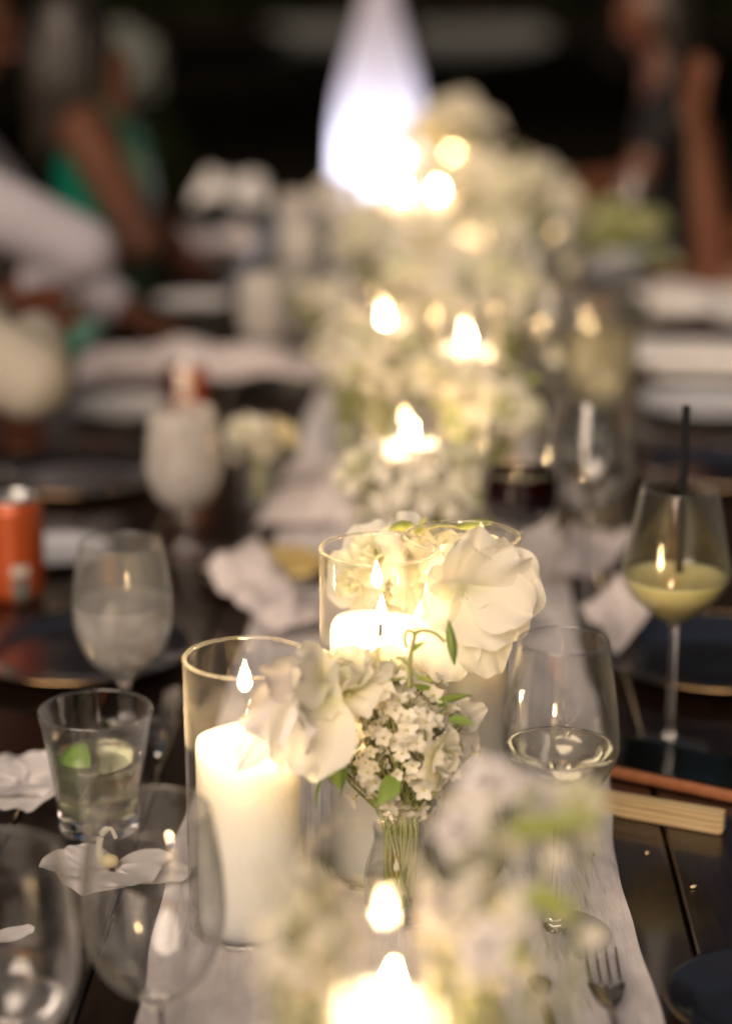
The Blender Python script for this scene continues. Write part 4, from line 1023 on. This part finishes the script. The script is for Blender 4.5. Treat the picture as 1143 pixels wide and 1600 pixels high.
def person(label, origin, facing, top_mat, sleeve, arms, lean=.0, head_off=(0, 0, 0), look=0, hair='long', skirt=None, seat=.50, tall=1.0, chair=''):
    """origin on the ground under the seat; facing: +1 sits on the left side looking along +x, -1 on the right.
    arms: for the side toward the camera ('near') and away ('far'): elbow and wrist as world points"""
    o = thing('person', label, 'person', (origin[0], origin[1], .006))
    O = Vector((origin[0], origin[1], 0)); fx = Vector((facing, 0, 0)); sd = Vector((0, -1, 0))   # sd: towards the camera
    def P(f, s_, z): return fx * f + sd * s_ + Vector((0, 0, z))
    k = tall
    pel, waist, chest = P(0, 0, seat + .10), P(.02 + lean * .3, 0, seat + .26 * k), P(.03 + lean * .7, 0, seat + .44 * k)
    nb, nt = P(.03 + lean, 0, seat + .60 * k), P(.045 + lean, 0, seat + .67 * k)
    hc = P(.075 + lean, 0, seat + .775 * k) + Vector(head_off)
    verts, edges, rad = [pel, waist, chest, nb, nt, hc - Vector((0, 0, .04))], [(0, 1), (1, 2), (2, 3), (3, 4), (4, 5)], [(.165, .115), (.135, .10), (.150, .105), .065, .055, .05]
    def chain(start, pts, rr):
        prev = start
        for q, r_ in zip(pts, rr):
            verts.append(q); rad.append(r_); edges.append((prev, len(verts) - 1)); prev = len(verts) - 1
        return prev
    info = {}
    for side, s_ in (('near', 1), ('far', -1)):
        sh = P(.02 + lean * .9, s_ * .17, seat + .545 * k)
        e, w_ = arms[side]; e = Vector(e) - O; w_ = Vector(w_) - O
        i0 = chain(2, [P(.03 + lean * .8, s_ * .09, seat + .52 * k), sh, sh.lerp(e, .5), e, e.lerp(w_, .45), w_], [.075, .062, .050, .041, .040, .028])
        info[side] = (sh, e, w_)
        d = (w_ - e).normalized(); u = d.cross(Vector((0, 0, 1))); u = u.normalized() if u.length > .1 else Vector((0, 1, 0)); v = d.cross(u)
        palm = chain(i0, [w_ + d * .045], [(.036, .018)])
        for q in range(4):
            b0 = w_ + d * .085 + u * (.027 - .018 * q); L = (.070, .078, .072, .056)[q]
            chain(palm, [b0, b0 + d * L * .5 - v * .006, b0 + d * L * .85 - v * .022], [.0115, .0105, .009])
        chain(palm, [w_ + d * .03 + u * .038, w_ + d * .065 + u * .055 - v * .012, w_ + d * .09 + u * .058 - v * .02], [.013, .011, .009])
        hip = P(.03, s_ * .09, seat + .075)
        chain(0, [hip, P(.22, s_ * .11, seat + .075), P(.44, s_ * .11, seat + .06), P(.42, s_ * .11, .30), P(.40, s_ * .11, .09), P(.45, s_ * .11, .045), P(.55, s_ * .12, .030)], [.095, .085, .060, .055, .040, .038, .028])
    b = limb_union(verts, edges, rad)
    f = Vector((facing * math.cos(look), -math.sin(look), 0))
    HV, HF, hf, hs = head_pts(hc, f)
    b.add(HV, HF)
    fuse(b, 'body', M['skin'], o, .0065, 3)
    for s_ in (-1, 1):
        m = MB(); m.ball((0, 0, 0), .0115, 10, 6); m.build('eye', M['eye'], o, hc + hf * .084 + hs * s_ * .030 + Vector((0, 0, .006)))
    m = MB(); m.ball((0, 0, 0), .012, 10, 6, sc=(1, 1, .45)); m.build('mouth', M['lips'], o, hc + hf * .092 + Vector((0, 0, -.054)))
    # hair
    m = MB()
    def hr(u, v):
        th = math.pi * (.02 + .70 * u); a = 2 * math.pi * v
        x, y, z = math.sin(th) * math.cos(a), math.sin(th) * math.sin(a), math.cos(th)
        cut = 1.0
        if x > .25 and z < .45: cut = .80
        wv = 1 + .03 * nz(x * 6, y * 6, z * 2)
        return hc + hf * (x * .110 * cut * wv - .006) + hs * (y * .092 * cut * wv) + Vector((0, 0, z * .128 * wv + .004))
    m.grid(hr, 16, 28); m.build('hair', M['hair'], o)
    if hair == 'long':
        m = MB()
        for q in range(9):
            a = R(100 + 20 * q); c0 = hc + hf * math.cos(a) * .085 + hs * math.sin(a) * .075
            m.tube(spline([c0 + Vector((0, 0, .03)), c0 + hf * -.02 + Vector((0, 0, -.10)), c0 - hf * .015 + Vector((0, 0, -.24 - .02 * (q % 3)))], 4), [.03] * 5 + [.022] * 3 + [.008], 7)
        m.build('hair_length', M['hair'], o)
    # clothes: torso with straps or sleeves
    cv, ce, cr_ = [pel, waist, chest, P(.03 + lean * .9, 0, seat + .545 * k)], [(0, 1), (1, 2), (2, 3)], [(.175, .13), (.148, .113), (.168, .118), (.085, .075)]
    for side, s_ in (('near', 1), ('far', -1)):
        sh, e, w_ = info[side]
        n0 = len(cv); cv.append(P(.03 + lean * .8, s_ * .09, seat + .52 * k)); cr_.append(.083); ce.append((2, n0))
        if sleeve > 0:
            pts = [sh, sh.lerp(e, .5)] + ([e, e.lerp(w_, .5), e.lerp(w_, .85)] if sleeve > 1 else [])
            rr = [.076, .066, .058, .052, .042][:len(pts)]
            for q, r_ in zip(pts, rr): cv.append(q); cr_.append(r_); ce.append((len(cv) - 2, len(cv) - 1))
    fuse(limb_union(cv, ce, cr_), 'top' if not skirt else 'dress_bodice', M[top_mat], o, .010, 6)
    lv, le, lr = [pel + Vector((0, 0, .02))], [], [(.18, .13)]
    for s_ in (1, -1):
        prev = 0
        for q, r_ in ((P(.03, s_ * .09, seat + .075), .112), (P(.22, s_ * .11, seat + .075), .104), (P(.44, s_ * .11, seat + .06), .080), (P(.42, s_ * .11, .30), .075), (P(.405, s_ * .11, .13), .062)):
            lv.append(q); lr.append(r_); le.append((prev, len(lv) - 1)); prev = len(lv) - 1
    fuse(limb_union(lv, le, lr), 'skirt' if skirt else 'trousers', M[skirt or 'trousers'], o, .012, 6)
    for s_ in (1, -1):
        m = MB(); m.ball((0, 0, 0), .05, 12, 8, sc=(2.6, .95, .8)); m.build('shoe', M['shoe'], o, P(.49, s_ * .115, .036))
    # chair under the guest
    c = thing('chair', 'dark wooden chair of the guest ' + chair, 'chair', (origin[0], origin[1], .006), 0 if facing > 0 else math.pi, 'dining chairs')
    sz = seat - .045
    m = MB(); m.box((-.20, -.21, sz - .03), (.22, .21, sz), .008); m.build('seat', M['chair_wood'], c, smooth=False)
    for x in (-.18, .19):
        for y in (-.18, .18):
            m = MB(); m.tube([(x, y, 0), (x, y, sz - .03)], [.014, .018], 8); m.build('leg', M['chair_wood'], c)
    for y in (-.18, .18):
        m = MB(); m.tube([(-.19, y, sz - .001), (-.23, y, sz + .25), (-.27, y, sz + .42)], [.016, .014, .012], 8); m.build('back_post', M['chair_wood'], c)
    for z in (.20, .36):
        m = MB(); m.box((-.235 - z * .08, -.17, sz + z - .025), (-.222 - z * .08, .17, sz + z + .025), .003); m.build('back_slat', M['chair_wood'], c, smooth=False)
    return o
LX, RX = TX - EDGE, TX + EDGE
e = atd(134, 398, 3.40); w2 = atd(52, 450, 3.45)
person('person in a lilac-white shirt sitting at the left, elbow out over the table', (LX - .30, 3.62), 1, 'shirt_lilac', 2,
       {'near': (e, w2), 'far': ((LX - .06, 3.98, .84), (LX + .06, 3.90, .79))}, lean=.05, hair='short', seat=.53, tall=1.06, chair='in lilac-white')
e = atd(222, 384, 4.22)
person('person in an emerald green dress with bare arms, sitting at the left', (LX - .12, 4.62), 1, 'dress_green', 0,
       {'near': (e, (e.x - .11, e.y + .22, TABLE_Z + .045)), 'far': ((LX - .05, 4.98, .86), (LX + .06, 4.80, .79))}, lean=.0, head_off=(-.11, 0, -.05), look=-R(80), hair='long', skirt='dress_green', seat=.52, tall=1.05, chair='in emerald green')
e = atd(46, 600, 2.62)
person('person in a cream sleeve at the left edge, mostly out of the picture', (LX - .20, 2.79), 1, 'shirt_cream', 2,
       {'near': (e, atd(60, 528, 2.82)), 'far': ((LX - .02, 3.1, .86), (LX + .03, 2.98, .80))}, lean=.06, hair='short', seat=.50, chair='with the cream sleeve')
e = atd(1118, 470, 4.05)
person('person in black with one bare forearm raised, elbow on the table at right', (RX + .30, 4.15), -1, 'cloth_black', 0,
       {'near': (e, atd(1092, 215, 4.02)), 'far': ((RX + .02, 4.5, .84), (RX - .06, 4.42, .80))}, lean=.02, hair='long', skirt='cloth_black', seat=.51, tall=1.03, chair='raising a bare forearm')
e = atd(985, 292, 5.62); w2 = atd(905, 288, 5.55)
person('person in black at the far right end resting a forearm on the table', (RX + .14, 5.86), -1, 'cloth_black', 1,
       {'near': (e, w2), 'far': ((RX + .02, 6.1, .80), (RX - .15, 5.95, .79))}, lean=.10, hair='long', skirt='cloth_black', seat=.52, tall=1.04, look=R(20), chair='in black at the far right end')
